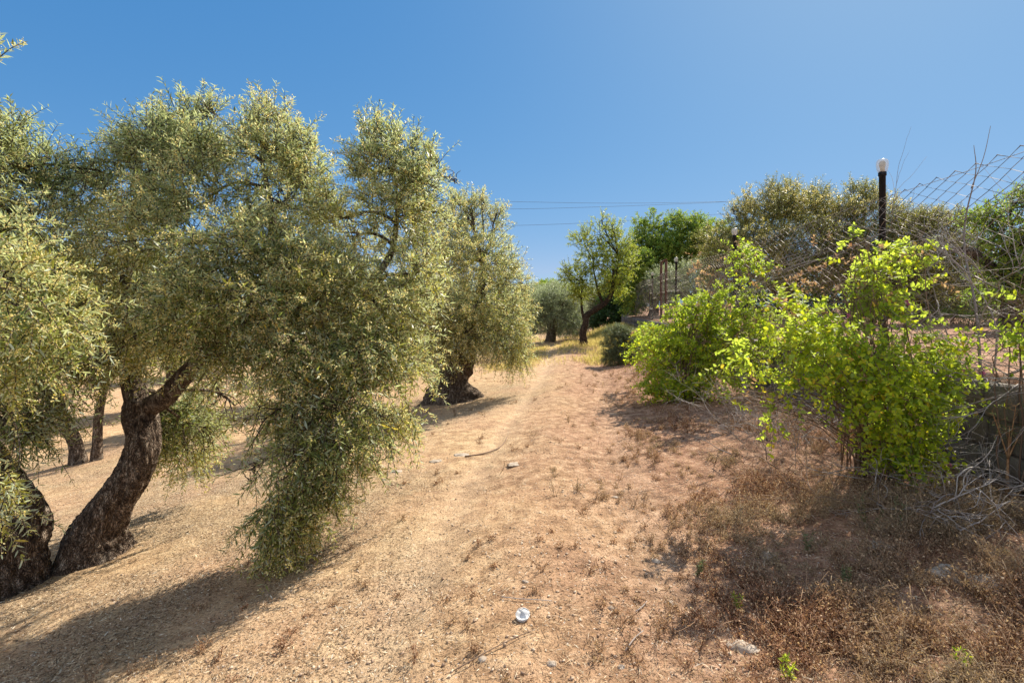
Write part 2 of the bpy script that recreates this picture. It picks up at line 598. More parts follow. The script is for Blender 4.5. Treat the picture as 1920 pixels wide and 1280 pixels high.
M_DRY = leaf_mat('withered_leaf', [(0.0, (0.22, 0.13, 0.08)), (0.6, (0.36, 0.24, 0.15)), (0.92, (0.52, 0.38, 0.26)), (1.0, (0.58, 0.28, 0.10))],
                 trans=(0.5, 0.28, 0.12), tfac=0.3, rough=0.8, spec=0.1)
M_WEED = leaf_mat('dry_weed', [(0.0, (0.075, 0.040, 0.027)), (0.4, (0.23, 0.115, 0.068)), (0.8, (0.48, 0.29, 0.18)), (1.0, (0.72, 0.56, 0.38))],
                  trans=(0.42, 0.25, 0.14), tfac=0.22, rough=0.9, spec=0.05, patch=0.9, patch_cols=(0.34, 0.29, 0.19))
M_STRAW = leaf_mat('straw', [(0.0, (0.17, 0.10, 0.06)), (0.5, (0.36, 0.23, 0.13)), (0.85, (0.56, 0.42, 0.26)), (1.0, (0.72, 0.62, 0.48))],
                   trans=(0.5, 0.36, 0.2), tfac=0.12, rough=0.9, spec=0.05)
M_GRASS = leaf_mat('yellow_grass', [(0.0, (0.24, 0.19, 0.07)), (0.6, (0.47, 0.37, 0.17)), (1.0, (0.64, 0.53, 0.29))],
                   trans=(0.6, 0.46, 0.16), tfac=0.35, rough=0.8, spec=0.1, patch=0.8, patch_cols=(0.28, 0.29, 0.07))
M_LITTER = leaf_mat('leaf_litter', [(0.0, (0.08, 0.055, 0.035)), (0.5, (0.28, 0.20, 0.13)), (0.85, (0.46, 0.37, 0.25)), (1.0, (0.66, 0.60, 0.48))],
                    trans=(0.3, 0.25, 0.18), tfac=0.08, rough=0.9, spec=0.05)
M_TWIG = simple_mat('dead_twig', (0.20, 0.165, 0.145), (0.42, 0.375, 0.345), rough=0.85, scale=9, island=True)
M_TWIG_BROWN = simple_mat('brown_twig', (0.12, 0.075, 0.05), (0.27, 0.18, 0.12), rough=0.85, scale=9, island=True)
M_SHOOT = simple_mat('green_shoot', (0.16, 0.13, 0.06), (0.24, 0.2, 0.09), rough=0.7, scale=9)
M_RUST = simple_mat('rusty_iron', (0.075, 0.032, 0.018), (0.17, 0.075, 0.04), rough=0.85, scale=30, bump=0.3)
M_WIRE = simple_mat('fence_wire', (0.09, 0.07, 0.06), (0.34, 0.28, 0.23), rough=0.7, metal=0.2, scale=5)
M_BLACK = simple_mat('black_paint', (0.004, 0.004, 0.005), (0.010, 0.010, 0.012), rough=0.4, scale=40, spec=0.2)
M_CABLE = simple_mat('cable', (0.05, 0.05, 0.055), (0.07, 0.07, 0.075), rough=0.6)
M_STONE = simple_mat('limestone', (0.27, 0.205, 0.15), (0.47, 0.39, 0.31), rough=0.95, scale=22, bump=0.8)
M_PEBBLE = simple_mat('pebble', (0.26, 0.16, 0.10), (0.62, 0.48, 0.34), rough=0.9, scale=14, island=True)


def wall_mat():
    m, nt, out = new_mat('old_concrete_block')
    tc = nd(nt, 'ShaderNodeTexCoord')
    g = nd(nt, 'ShaderNodeNewGeometry')
    v = tc.outputs['Object']
    a = noise(nt, v, 9, 6, 0.7)
    b_ = noise(nt, v, 60, 4, 0.7)
    c = ramp(nt, a, [(0.3, (0.06, 0.048, 0.038)), (0.5, (0.17, 0.14, 0.115)), (0.7, (0.28, 0.245, 0.21))])
    c = mixc(nt, 0.5, c, ramp(nt, b_, [(0.35, (0.4, 0.38, 0.36)), (0.6, (1, 1, 1))]), 'MULTIPLY')
    c = mixc(nt, 0.35, c, mixc(nt, g.outputs['Random Per Island'], (0.10, 0.08, 0.065), (0.27, 0.23, 0.18)))
    bs = nd(nt, 'ShaderNodeBsdfPrincipled')
    bs.inputs['Roughness'].default_value = 0.95
    nt.links.new(c, bs.inputs['Base Color'])
    bm = nd(nt, 'ShaderNodeBump')
    bm.inputs['Strength'].default_value = 0.9
    bm.inputs['Distance'].default_value = 0.02
    s = nd(nt, 'ShaderNodeMath', operation='MULTIPLY_ADD')
    s.inputs[1].default_value = 0.4
    nt.links.new(b_, s.inputs[0])
    nt.links.new(a, s.inputs[2])
    nt.links.new(s.outputs[0], bm.inputs['Height'])
    nt.links.new(bm.outputs[0], bs.inputs['Normal'])
    nt.links.new(bs.outputs[0], out.inputs[0])
    return m


M_WALL = wall_mat()


def glass_mat():
    m, nt, out = new_mat('lamp_glass')
    bs = nd(nt, 'ShaderNodeBsdfPrincipled')
    bs.inputs['Base Color'].default_value = (0.86, 0.82, 0.74, 1)
    bs.inputs['Roughness'].default_value = 0.18
    tr = nd(nt, 'ShaderNodeBsdfTransparent')
    mx = nd(nt, 'ShaderNodeMixShader')
    mx.inputs[0].default_value = 0.62
    nt.links.new(bs.outputs[0], mx.inputs[1])
    nt.links.new(tr.outputs[0], mx.inputs[2])
    nt.links.new(mx.outputs[0], out.inputs[0])
    return m


M_GLASS = glass_mat()
M_CAN = simple_mat('can_metal', (0.40, 0.38, 0.36), (0.68, 0.67, 0.65), rough=0.4, metal=0.0, scale=30)
M_PINK = simple_mat('withered_flower', (0.34, 0.08, 0.16), (0.50, 0.16, 0.26), rough=0.8, scale=9)

# ------------------------------------------------------------------ ground
SH = 0.12          # the wall and the track run towards the photo's x = 1075
L_WALL = 3.1
Y_END = 31.0


def LX(l, Y):
    return l + SH * Y


def height(l, Y):
    l = np.asarray(l, dtype=float)
    Y = np.asarray(Y, dtype=float)
    s = np.maximum(-l - 0.4, 0)
    z = -2.2 * np.tanh(0.125 * s / 2.2)
    z = z + 0.30 * sstep(0.5, 3.1, l)
    z = z + 0.004 * np.maximum(Y - 30, 0)
    # wheel ruts
    wob = 0.12 * np.sin(Y * 0.35)
    z = z - 0.035 * np.exp(-((l + 0.85 + wob) / 0.17) ** 2) - 0.02 * np.exp(-((l - 0.55 + wob) / 0.17) ** 2)
    z = z + 0.02 * np.exp(-((l + 0.15 + wob) / 0.25) ** 2)
    X = l + SH * Y
    z = z + 0.07 * n2(X, Y, 0.35, 2, 3) + 0.035 * n2(X, Y, 1.3, 3, 11)
    z = z + 0.016 * n2(X, Y, 5.5, 3, 21) * (1 + 0.8 * sstep(0.4, 2, l))
    terr = (l > L_WALL + 0.14) & (Y < Y_END + 0.12)
    zt = 1.07 + 0.02 * np.clip(l - 3.1, 0, 30) + 0.03 * n2(X, Y, 1.3, 3, 51)
    return np.where(terr, zt, z)


def hxy(X, Y):
    return float(height(np.array([X - SH * Y]), np.array([Y]))[0])


TREE_SPOTS = [(-3.5, 4.25, 3.2), (-1.15, 10.0, 2.3), (-7.0, 8.2, 2.2)]


def zones(l, Y):
    X = l + SH * Y
    verge = sstep(-1.3, 0.9, l + 0.9 * n2(X, Y, 0.8, 4, 71))
    lit = np.zeros_like(X)
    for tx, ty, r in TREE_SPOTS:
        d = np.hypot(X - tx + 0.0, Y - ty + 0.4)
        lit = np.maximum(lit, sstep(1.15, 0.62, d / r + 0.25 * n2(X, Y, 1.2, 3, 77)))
    bare = np.exp(-((l + 0.85 + 0.12 * np.sin(Y * 0.35)) / 0.2) ** 2) + 0.6 * np.exp(-((l - 0.55) / 0.2) ** 2)
    return verge, lit * np.clip(.55 + .6 * n2(X, Y, 1.7, 3, 131), .1, .9), np.clip(bare, 0, 1)


def build_ground():
    def axis(lo, a, b, hi, fine, grow):
        x = list(np.arange(a, b, fine))
        s, v = fine, x[-1]
        while v < hi:
            s *= grow
            v += s
            x.append(v)
        s, v = fine, a
        pre = []
        while v > lo:
            s *= grow
            v -= s
            pre.append(v)
        return np.array(pre[::-1] + x)
    ls = axis(-130, -4.6, 3.0, 130, 0.03, 1.06)
    ls = np.unique(np.concatenate([ls[(ls < 3.1) | (ls > 3.5)], [3.1, 3.235, 3.245, 3.4, 3.5]]))
    ys = axis(-12, 1.5, 7.0, 420, 0.03, 1.025)
    ys = np.unique(np.concatenate([ys[(ys < 30.9) | (ys > 31.3)], [30.95, 31.115, 31.125, 31.3]]))
    Lg, Yg = np.meshgrid(ls, ys)
    Z = height(Lg, Yg)
    X = Lg + SH * Yg
    V = np.stack([X, Yg, Z], -1).reshape(-1, 3)
    idx = np.arange(Lg.size).reshape(Lg.shape)
    F = np.stack([idx[:-1, :-1], idx[:-1, 1:], idx[1:, 1:], idx[1:, :-1]], -1).reshape(-1, 4)
    me = mesh_np('ground', V, [F], [M_GROUND], smooth=True)
    a = me.color_attributes.new('zone', 'FLOAT_COLOR', 'POINT')
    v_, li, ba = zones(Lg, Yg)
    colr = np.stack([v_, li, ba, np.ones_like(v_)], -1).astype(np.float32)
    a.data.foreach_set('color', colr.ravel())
    o = bpy.data.objects.new('ground', me)
    COL.objects.link(o)
    tag(o, 'dry sandy track and orchard earth sloping down under the olives', kind='structure')


build_ground()


# ------------------------------------------------------------------ retaining wall
def build_wall():
    rng = np.random.default_rng(5)
    g = Geo()

    def block(o, ax, ay, L, H, D):
        """o corner, ax along unit, ay depth unit"""
        e = 0.012
        j = lambda: rng.uniform(-0.008, 0.008, 3)
        pts = []
        for sx in (0, 1):
            for sy in (0, 1):
                for sz in (0, 1):
                    pts.append((sx, sy, sz))
        # chamfered front: outer 8 corners plus 4 inset front corners
        V = [o + ax * L * a + ay * (D if b else e) + np.array([0, 0, H]) * c + j() for a, b, c in pts]
        F4 = [(0, 1, 3, 2), (4, 6, 7, 5), (2, 3, 7, 6), (1, 5, 7, 3), (0, 2, 6, 4)]
        ins = [o + ax * (L * a + (e if a == 0 else -e)) + np.array([0, 0, H * c + (e if c == 0 else -e)]) + j() * 0.6 for a, c in ((0, 0), (1, 0), (1, 1), (0, 1))]
        V += ins
        fr = [0, 4, 5, 1]
        F4 += [(fr[k], fr[(k + 1) % 4], 8 + (k + 1) % 4, 8 + k) for k in range(4)] + [(8, 9, 10, 11)]
        g.add(V, F4)
    z0s = [-0.12, 0.10, 0.32, 0.55, 0.78]
    hs = [0.22, 0.22, 0.23, 0.23, 0.26]
    ax = norm(np.array([SH, 1.0, 0.0]))
    ay = np.array([1.0, 0, 0])
    total = (Y_END - 1.0) * math.hypot(1, SH)
    for z0, h in zip(z0s, hs):
        s = rng.uniform(-0.4, 0)
        while s < total:
            L = rng.uniform(0.30, 0.52)
            block(np.array([LX(L_WALL, 1.0), 1.0, z0]) + ax * s + ay * rng.uniform(-0.02, 0.012), ax, ay, L - 0.012, h - 0.012, 0.26)
            s += L
    ax2, ay2 = np.array([1.0, 0, 0]), np.array([0, -1.0, 0])
    for z0, h in zip(z0s, hs):
        s = 0.0
        while s < 8:
            L = rng.uniform(0.30, 0.52)
            block(np.array([LX(L_WALL, Y_END) + 0.30 + s, Y_END + 0.26, z0]), ax2, ay2, L - 0.012, h - 0.012, 0.24)
            s += L
    r = thing('retaining_wall', (LX(L_WALL, 3), 3, 0.2), 'low weathered grey block retaining wall holding up the terrace under the wire fence', 'wall')
    g.build('blockwork', M_WALL, r)
    # plain end pier where the wall stops
    p = Geo()
    bx(p, LX(L_WALL, Y_END) - 0.14, Y_END - 0.05, 0.1, LX(L_WALL, Y_END) + 0.28, Y_END + 0.30, 1.12, 0.02)
    p.build('end_pier', M_WALL, r)


def bx(g, x0, y0, z0, x1, y1, z1, e=0.0):
    """box with chamfered vertical edges"""
    pts = []
    ring = [(x0 + e, y0), (x1 - e, y0), (x1, y0 + e), (x1, y1 - e), (x1 - e, y1), (x0 + e, y1), (x0, y1 - e), (x0, y0 + e)]
    V = [(x, y, z0) for x, y in ring] + [(x, y, z1) for x, y in ring]
    g.add(V, [(k, (k + 1) % 8, 8 + (k + 1) % 8, 8 + k) for k in range(8)])
    g.f.setdefault(8, []).append(np.array([[8 + k for k in range(8)]]) + g.n - 16)


build_wall()


# ------------------------------------------------------------------ trees: shoots with leaves
def shoots(rng, clumps, hole=0.0, hole_scale=2.2, seed=1):
    """clumps: (px, py, Y, rx_px, ry_px, depth_m, n, up) -> starts, directions, clump index"""
    S, D, U, CI = [], [], [], []
    for ci, (px, py, Y, rx, ry, dm, n, up) in enumerate(clumps):
        c = W(px, py, Y)
        r = np.array([rx * Y / FX, dm, ry * Y / FX])
        d = norm(rng.normal(size=(n, 3)))
        rad = rng.uniform(0, 1, n) ** (1 / 2.4)
        p = c + d * rad[:, None] * r
        if hole:
            keep = fbm(p * hole_scale, 2, seed) > -1 + hole
            p, d = p[keep], d[keep]
        dirs = norm(d * 0.75 + np.array([0, 0, up]) + rng.normal(size=p.shape) * 0.5)
        S.append(p)
        D.append(dirs)
        U.append(np.full(len(p), up))
        CI.append(np.full(len(p), ci))
    return np.concatenate(S), np.concatenate(D), np.concatenate(U), np.concatenate(CI)


def leafy(rng, S, D, leaf, wood=None, bloom=None, K=9, L=(0.18, 0.36), ll=(0.045, 0.065), lw=0.2, p_bloom=0.3, hexa=False, sag=0.25, petal=0.008, wood_r=0.0022, open_=0.85, bend=.12):
    M = len(S)
    Ls = rng.uniform(L[0], L[1], M)
    t = np.linspace(0.08, 1.0, K)
    g = np.array([0, 0, -1.0]) * sag
    P = S[:, None] + D[:, None] * (Ls[:, None, None] * t[None, :, None]) + g * (Ls[:, None, None] * t[None, :, None] ** 2)
    if wood is not None:
        tubes(wood, np.concatenate([S[:, None], P[:, ::2]], 1), np.linspace(wood_r * 1.6, wood_r * 0.6, P[:, ::2].shape[1] + 1), 3)
    a, b = frames(D, rng)
    for side in (0, 1):
        ang = (np.arange(K) % 2) * PI / 2 + side * PI + rng.uniform(-0.5, 0.5, (M, K))
        perp = np.cos(ang)[..., None] * a[:, None] + np.sin(ang)[..., None] * b[:, None]
        dd = norm(D[:, None] * rng.uniform(0.4, 0.95, (M, K, 1)) + perp * open_ + rng.normal(size=(M, K, 3)) * 0.18)
        nn = norm(np.broadcast_to(D[:, None], dd.shape) * 0.8 + np.array([0, 0, 0.8]) + rng.normal(size=dd.shape) * 0.55)
        base = P.reshape(-1, 3)
        lens = rng.uniform(ll[0], ll[1], M * K) * np.tile(1.0 - 0.35 * t ** 3, M)
        keep = rng.uniform(0, 1, M * K) < 0.93
        leaves(leaf, base[keep], dd.reshape(-1, 3)[keep], nn.reshape(-1, 3)[keep], lens[keep], lens[keep] * lw, hexa, bend)
    if bloom is not None:
        pts = P.reshape(-1, 3)
        pb = np.repeat(np.broadcast_to(p_bloom, (M,)), K)
        pk = pts[rng.uniform(0, 1, len(pts)) < pb]
        for k in range(9):
            off = rng.normal(size=pk.shape) * petal * 1.15
            specks(bloom, pk + off + np.array([0, 0, 0.004]), rng.uniform(petal * .7, petal * 1.35, len(pk)), rng)


def limb_net(rng, wood, attach, clumps, r0=0.028, subs=7, K=9):
    """boughs from the nearest attach point to every clump, then fans of branchlets inside it"""
    attach = np.asarray(attach, dtype=float)
    for (px, py, Y, rx, ry, dm, n, up) in clumps:
        c = W(px, py, Y)
        a = attach[np.argmin(np.linalg.norm(attach - c, axis=1))]
        L = np.linalg.norm(c - a)
        rr0, r0 = r0, r0 * min(1.0, rx * Y / FX / .22)
        m1 = a + (c - a) * 0.35 + rng.normal(size=3) * L * 0.10 + np.array([0, 0, 0.12 * L])
        m2 = a + (c - a) * 0.7 + rng.normal(size=3) * L * 0.10 + np.array([0, 0, 0.10 * L])
        P = bez(a, m1, m2, c, 14)
        tubes(wood, P, np.linspace(r0 * min(1.0, 0.4 + L * 0.5), r0 * 0.35, 14), 7)
        r = np.array([rx * Y / FX, dm, ry * Y / FX])
        e = c + norm(rng.normal(size=(subs, 3)) + np.array([0, 0, up * 0.6])) * r * rng.uniform(0.6, 0.98, (subs, 1))
        s0 = P[rng.integers(8, 14, subs)]
        mid = (s0 + e) / 2 + rng.normal(size=e.shape) * 0.06
        B = bez(s0, s0 * .6 + mid * .4, mid, e, K)
        tubes(wood, B, np.linspace(r0 * 0.32, 0.0025, K), 4)
        k2 = subs * 3
        s1 = B[rng.integers(0, subs, k2), rng.integers(2, K, k2)]
        e2 = s1 + norm(e[rng.integers(0, subs, k2)] - c + rng.normal(size=(k2, 3)) * 0.5 + np.array([0, 0, up * .3])) * rng.uniform(0.15, 0.4, (k2, 1)) * min(1, r.max() * 1.6)
        B2 = bez(s1, (s1 * 2 + e2) / 3 + rng.normal(size=e2.shape) * .02, (s1 + 2 * e2) / 3 + rng.normal(size=e2.shape) * .02, e2, 5)
        tubes(wood, B2, np.linspace(0.004, 0.0016, 5), 3)
        r0 = rr0


# ---- olive tree 1, the big one on the left of the track
def olive_near():
    rng = np.random.default_rng(101)
    base = W(185, 1040, 4.25)
    base[2] = hxy(base[0], base[1]) - 0.06
    root = thing('olive_tree', base, 'large flowering olive tree with a leaning gnarled trunk forking low, left of the track', 'tree', None)
    wood = Geo()
    Yt = 4.25
    tp = [base + [-.05, 0, -.05], W(178, 1005, Yt), W(208, 950, Yt), W(250, 885, Yt), W(268, 830, 4.27), W(264, 775, 4.3), W(268, 748, 4.3)]
    P, R = gnarly(wood, tp, [0.26, 0.205, 0.15, 0.12, 0.11, 0.106, 0.10], 3, n=84, step=0.012, flare=0.34, rough=0.20)
    la = [W(262, 765, 4.3), W(246, 715, 4.3), W(232, 655, 4.35), W(225, 590, 4.4), W(240, 500, 4.5), W(255, 400, 4.6)]
    PA, _ = gnarly(wood, la, [0.085, 0.072, 0.062, 0.05, 0.035, 0.02], 7, n=32, step=0.02)
    lb = [W(275, 765, 4.3), W(310, 742, 4.25), W(350, 700, 4.2), W(388, 655, 4.2), W(450, 610, 4.3), W(540, 575, 4.4), W(650, 550, 4.5), W(715, 520, 4.6)]
    PB, _ = gnarly(wood, lb, [0.08, 0.074, 0.066, 0.058, 0.052, 0.044, 0.036, 0.026], 9, n=32, step=0.02)
    lc = [W(460, 605, 4.3), W(500, 500, 4.4), W(510, 400, 4.5), W(490, 300, 4.5)]
    PC, _ = gnarly(wood, lc, [0.05, 0.038, 0.026, 0.012], 11, n=14, step=0.04)
    ld = [W(700, 525, 4.6), W(735, 470, 4.7), W(745, 400, 4.7), W(760, 330, 4.7)]
    PD, _ = gnarly(wood, ld, [0.032, 0.026, 0.02, 0.01], 13, n=12, step=0.04)
    le = [W(560, 575, 4.4), W(550, 660, 4.1), W(545, 750, 3.9), W(560, 850, 3.75)]
    PE, _ = gnarly(wood, le, [0.032, 0.028, 0.02, 0.01], 15, n=12, step=0.04)
    attach = np.concatenate([PA[6:], PB[10:], PC, PD, PE])
    # px, py, Y, rx, ry, depth, shoots, upwardness
    top = [
        (325, 285, 4.5, 76, 44, .36, 220, .9), (285, 335, 4.7, 60, 50, .35, 120, .7), (378, 290, 4.5, 34, 44, .3, 90, .9),
        (505, 300, 4.6, 60, 56, .35, 190, .9), (570, 325, 4.7, 30, 40, .3, 75, .9), (450, 360, 4.6, 24, 34, .25, 40, .7),
        (640, 410, 4.8, 46, 34, .3, 60, .6), (722, 318, 4.7, 52, 46, .35, 170, .9), (790, 345, 4.7, 48, 38, .3, 130, .6),
        (815, 400, 4.8, 36, 34, .3, 50, .3),
        (220, 390, 4.9, 50, 60, .35, 70, .9), (390, 370, 4.4, 100, 66, .45, 300, .4), (540, 385, 4.6, 85, 62, .45, 200, .5),
        (745, 405, 4.7, 70, 50, .4, 175, .3), (660, 450, 4.9, 66, 50, .4, 80, .4),
    ]
    spires = [(372, 222), (384, 205), (345, 248), (300, 262), (262, 285), (478, 236), (500, 224), (522, 230), (556, 262), (582, 285), (345, 222), (692, 262), (712, 254), (742, 262),
              (775, 285), (812, 305), (848, 335), (668, 330), (180, 345), (240, 300)]
    top += [(px, py, 4.6, 12, 20, .12, 11, 2.2) for px, py in spires]
    mid = [
        (330, 450, 4.2, 105, 66, .55, 280, .2), (470, 475, 4.0, 105, 68, .5, 280, .1), (600, 510, 4.1, 82, 58, .5, 180, .2),
        (250, 550, 4.1, 110, 66, .5, 230, .0), (400, 570, 3.8, 105, 62, .5, 280, -.1), (540, 560, 3.9, 86, 56, .5, 190, .0),
        (720, 565, 4.3, 72, 64, .45, 170, .0), (785, 510, 4.5, 52, 60, .4, 95, .3), (180, 640, 4.3, 82, 52, .45, 140, -.1),
        (330, 640, 4.5, 86, 36, .4, 95, -.2), (170, 520, 4.7, 80, 80, .4, 140, .3), (130, 420, 5.2, 56, 50, .4, 40, .8),
    ]
    low = [
        (560, 670, 3.9, 86, 60, .45, 180, -.4), (680, 660, 4.1, 90, 64, .45, 220, -.4), (765, 690, 4.3, 46, 66, .35, 100, -.4),
        (640, 760, 3.85, 90, 56, .42, 210, -.5), (740, 770, 4.1, 42, 46, .35, 80, -.6), (520, 770, 3.75, 44, 56, .32, 80, -.6),
        (560, 850, 3.7, 76, 52, .36, 190, -.8), (650, 830, 3.8, 58, 40, .3, 90, -.7), (550, 930, 3.65, 58, 44, .28, 140, -1.0), (540, 980, 3.62, 40, 26, .2, 46, -1.1), (470, 880, 3.7, 18, 36, .15, 14, -.9), (610, 900, 3.7, 26, 30, .18, 30, -.9),
        (190, 665, 3.95, 46, 36, .28, 70, -.3), (255, 625, 3.9, 66, 34, .3, 90, -.1), (330, 610, 3.9, 60, 30, .28, 70, -.1), (450, 655, 3.85, 46, 40, .28, 80, -.4),
        (320, 780, 4.9, 46, 60, .3, 110, -.9), (365, 800, 4.9, 40, 60, .3, 80, -.9), (440, 760, 4.7, 36, 60, .3, 60, -.8),
        (330, 770, 5.2, 50, 60, .3, 80, -.9), (350, 840, 5.3, 40, 36, .25, 40, -.9), (420, 700, 5.0, 56, 60, .3, 70, -.5),
    ]
    clumps = top + mid + low
    limb_net(rng, wood, attach, clumps)
    leaf, bloom = Geo(), Geo()
    S, D, U, CI = shoots(rng, [(a, b, c, d * (.9 if u > .3 else .96), e * .9, f * (1.35 if u > .25 else 1.1), int(n * 1.4), u) for a, b, c, d, e, f, n, u in clumps], hole=0.84, seed=4)
    fl = fbm(S * 1.4, 2, 33)
    pb = np.clip(0.50 + 0.65 * fl, 0.08, 0.9)
    leafy(rng, S, D, leaf, wood, bloom, K=9, L=(.15, .36), ll=(.036, .086), lw=.195, p_bloom=pb * .75, petal=.0105, sag=.22)
    wood.build('trunk', M_BARK, root, smooth=True)
    leaf.build('crown', M_OLIVE, root)
    bloom.build('blossom', M_BLOSSOM, root)


olive_near()


# ---- olive at the left edge, with boughs reaching towards the camera
def olive_edge():
    rng = np.random.default_rng(202)
    base = W(-2, 1100, 3.8)
    base[2] = hxy(base[0], base[1]) - 0.06
    root = thing('olive_tree', base, 'stout dark-trunked olive tree at the left edge, its near boughs full of cream blossom', 'tree')
    wood = Geo()
    tp = [base + [0.0, 0, -.05], W(2, 1050, 3.8), W(5, 980, 3.8), W(-40, 900, 3.8), W(-100, 810, 3.75), W(-130, 720, 3.7)]
    P, R = gnarly(wood, tp, [0.29, 0.24, 0.21, 0.18, 0.15, 0.12], 23, n=84, step=0.012, flare=0.22, rough=0.22)
    l1 = [W(-130, 730, 3.7), W(-140, 600, 3.6), W(-120, 450, 3.6), W(-60, 330, 3.6)]
    P1, _ = gnarly(wood, l1, [0.10, 0.07, 0.045, 0.02], 25, n=18, step=0.04)
    l2 = [W(-125, 720, 3.7), W(-130, 640, 3.2), W(-100, 580, 2.8), W(-40, 560, 2.6)]
    P2, _ = gnarly(wood, l2, [0.08, 0.06, 0.04, 0.018], 27, n=16, step=0.04)
    attach = np.concatenate([P1[4:], P2[4:]])
    far = [
        (60, 330, 3.9, 62, 60, .3, 75, 1.2), (20, 260, 3.8, 26, 50, .2, 30, 1.6), (130, 360, 4.1, 60, 55, .3, 60, 1.3), (190, 320, 4.3, 30, 30, .2, 12, 1.4),
        (-60, 350, 3.6, 80, 90, .5, 160, .7), (60, 430, 3.7, 90, 60, .4, 130, .5), (-100, 250, 3.6, 80, 70, .5, 120, .9),
        (-60, 520, 3.4, 110, 90, .5, 200, .2), (-190, 400, 3.5, 110, 150, .7, 260, .5), (90, 690, 4.0, 60, 70, .35, 110, -.5),
        (20, 760, 3.6, 62, 50, .3, 110, -.7), (-120, 720, 3.3, 90, 90, .4, 130, -.5), (30, 800, 3.4, 40, 35, .25, 45, -.9),
        (-180, 600, 3.4, 120, 120, .6, 180, .0),
    ]
    near = [
        (10, 520, 2.5, 95, 65, .22, 74, .15), (70, 590, 2.55, 85, 60, .22, 78, -.1), (20, 660, 2.6, 90, 55, .22, 74, -.3),
        (-10, 890, 2.4, 32, 32, .12, 14, -.8), (-20, 960, 2.4, 22, 26, .10, 7, -.5), (-30, 440, 2.6, 60, 60, .2, 40, .4),
        (-22, 118, 2.6, 18, 25, .08, 5, 1.4),
    ]
    limb_net(rng, wood, attach, far)
    limb_net(rng, wood, attach, near, r0=0.014, subs=4)
    leaf, bloom, leaf2 = Geo(), Geo(), Geo()
    S, D, U, CI = shoots(rng, [(a, b, c, d, e, f, int(n * 1.3), u) for a, b, c, d, e, f, n, u in far], hole=0.7, seed=8)
    pb = np.clip(0.22 + 0.5 * fbm(S * 1.4, 2, 33), 0.03, 0.6)
    leafy(rng, S, D, leaf, wood, bloom, K=9, L=(.15, .36), ll=(.042, .075), lw=.2, p_bloom=pb * .9, petal=.0105)
    S, D, U, CI = shoots(rng, near, seed=9)
    leafy(rng, S, D, leaf, wood, bloom, K=11, L=(.14, .30), ll=(.042, .066), lw=.19, p_bloom=0.62, hexa=True, petal=.0075, sag=.3)
    wood.build('trunk', M_BARK, root, smooth=True)
    leaf.build('crown', M_OLIVE, root)
    bloom.build('blossom', M_BLOSSOM, root)


olive_edge()


# ---- olive 2, down the track
def olive_mid():
    rng = np.random.default_rng(303)
    Yt = 10.0
    base = W(850, 752, Yt)
    base[2] = hxy(base[0], base[1]) - 0.08
    root = thing('olive_tree', base, 'rounded olive tree with a thick hollowed stump trunk, second along the track', 'tree')
    wood = Geo()
    tp = [base + [0, 0, -.05], W(848, 735, Yt), W(850, 712, Yt), W(858, 690, Yt), W(870, 660, Yt), W(880, 620, Yt)]
    P, R = gnarly(wood, tp, [0.52, 0.40, 0.31, 0.27, 0.2, 0.14], 31, n=56, step=0.03, flare=0.35, rough=0.30)
    P1, _ = gnarly(wood, [W(852, 700, Yt), W(820, 640, Yt), W(790, 570, Yt), W(780, 500, Yt)], [0.16, 0.11, 0.08, 0.04], 33, n=16, step=0.06)
    P2, _ = gnarly(wood, [W(878, 625, Yt), W(900, 560, Yt), W(905, 480, Yt)], [0.13, 0.09, 0.04], 35, n=16, step=0.06)
    attach = np.concatenate([P1, P2])
    clumps = [
        (880, 420, 10.0, 50, 42, .55, 170, .9), (925, 430, 10.2, 30, 36, .4, 60, 1.1), (870, 385, 10, 22, 25, .3, 30, 1.4), (900, 490, 9.6, 65, 50, .7, 270, .4),
        (840, 470, 9.8, 50, 60, .7, 210, .4), (950, 520, 10.2, 36, 60, .6, 120, .5), (900, 570, 9.4, 70, 60, .8, 300, .0), (965, 590, 10.0, 32, 55, .6, 130, .1),
        (830, 570, 9.4, 60, 60, .8, 230, .0), (870, 620, 9.2, 60, 42, .7, 220, -.3), (940, 630, 9.6, 48, 45, .6, 210, -.4), (968, 660, 9.8, 22, 24, .4, 50, -.7),
        (800, 620, 9.6, 50, 50, .6, 170, -.3), (790, 500, 10.4, 60, 80, .8, 180, .3), (760, 600, 10.6, 50, 80, .8, 150, .0), (985, 545, 10.6, 12, 22, .3, 18, 1.2), (935, 400, 10, 10, 16, .2, 12, 1.8), (905, 385, 10, 10, 14, .2, 12, 2), (850, 380, 10, 12, 16, .2, 14, 2), (830, 660, 9.2, 36, 18, .4, 40, -.6),
        (900, 560, 11.2, 75, 110, .6, 200, .2),
    ]
    limb_net(rng, wood, attach, clumps, r0=0.04)
    leaf, bloom = Geo(), Geo()
    S, D, U, CI = shoots(rng, [(a, b, c, d, e, f, int(n * 1.3), u) for a, b, c, d, e, f, n, u in clumps], hole=0.7, hole_scale=1.6, seed=14)
    pb = np.clip(0.3 + 0.5 * fbm(S * .9, 2, 35), 0.06, 0.65)
    leafy(rng, S, D, leaf, wood, bloom, K=9, L=(.20, .44), ll=(.055, .085), lw=.21, p_bloom=pb * .8, petal=.017, wood_r=.003)
    wood.build('trunk', M_BARK, root, smooth=True)
    leaf.build('crown', M_OLIVE, root)
    bloom.build('blossom', M_BLOSSOM, root)


olive_mid()


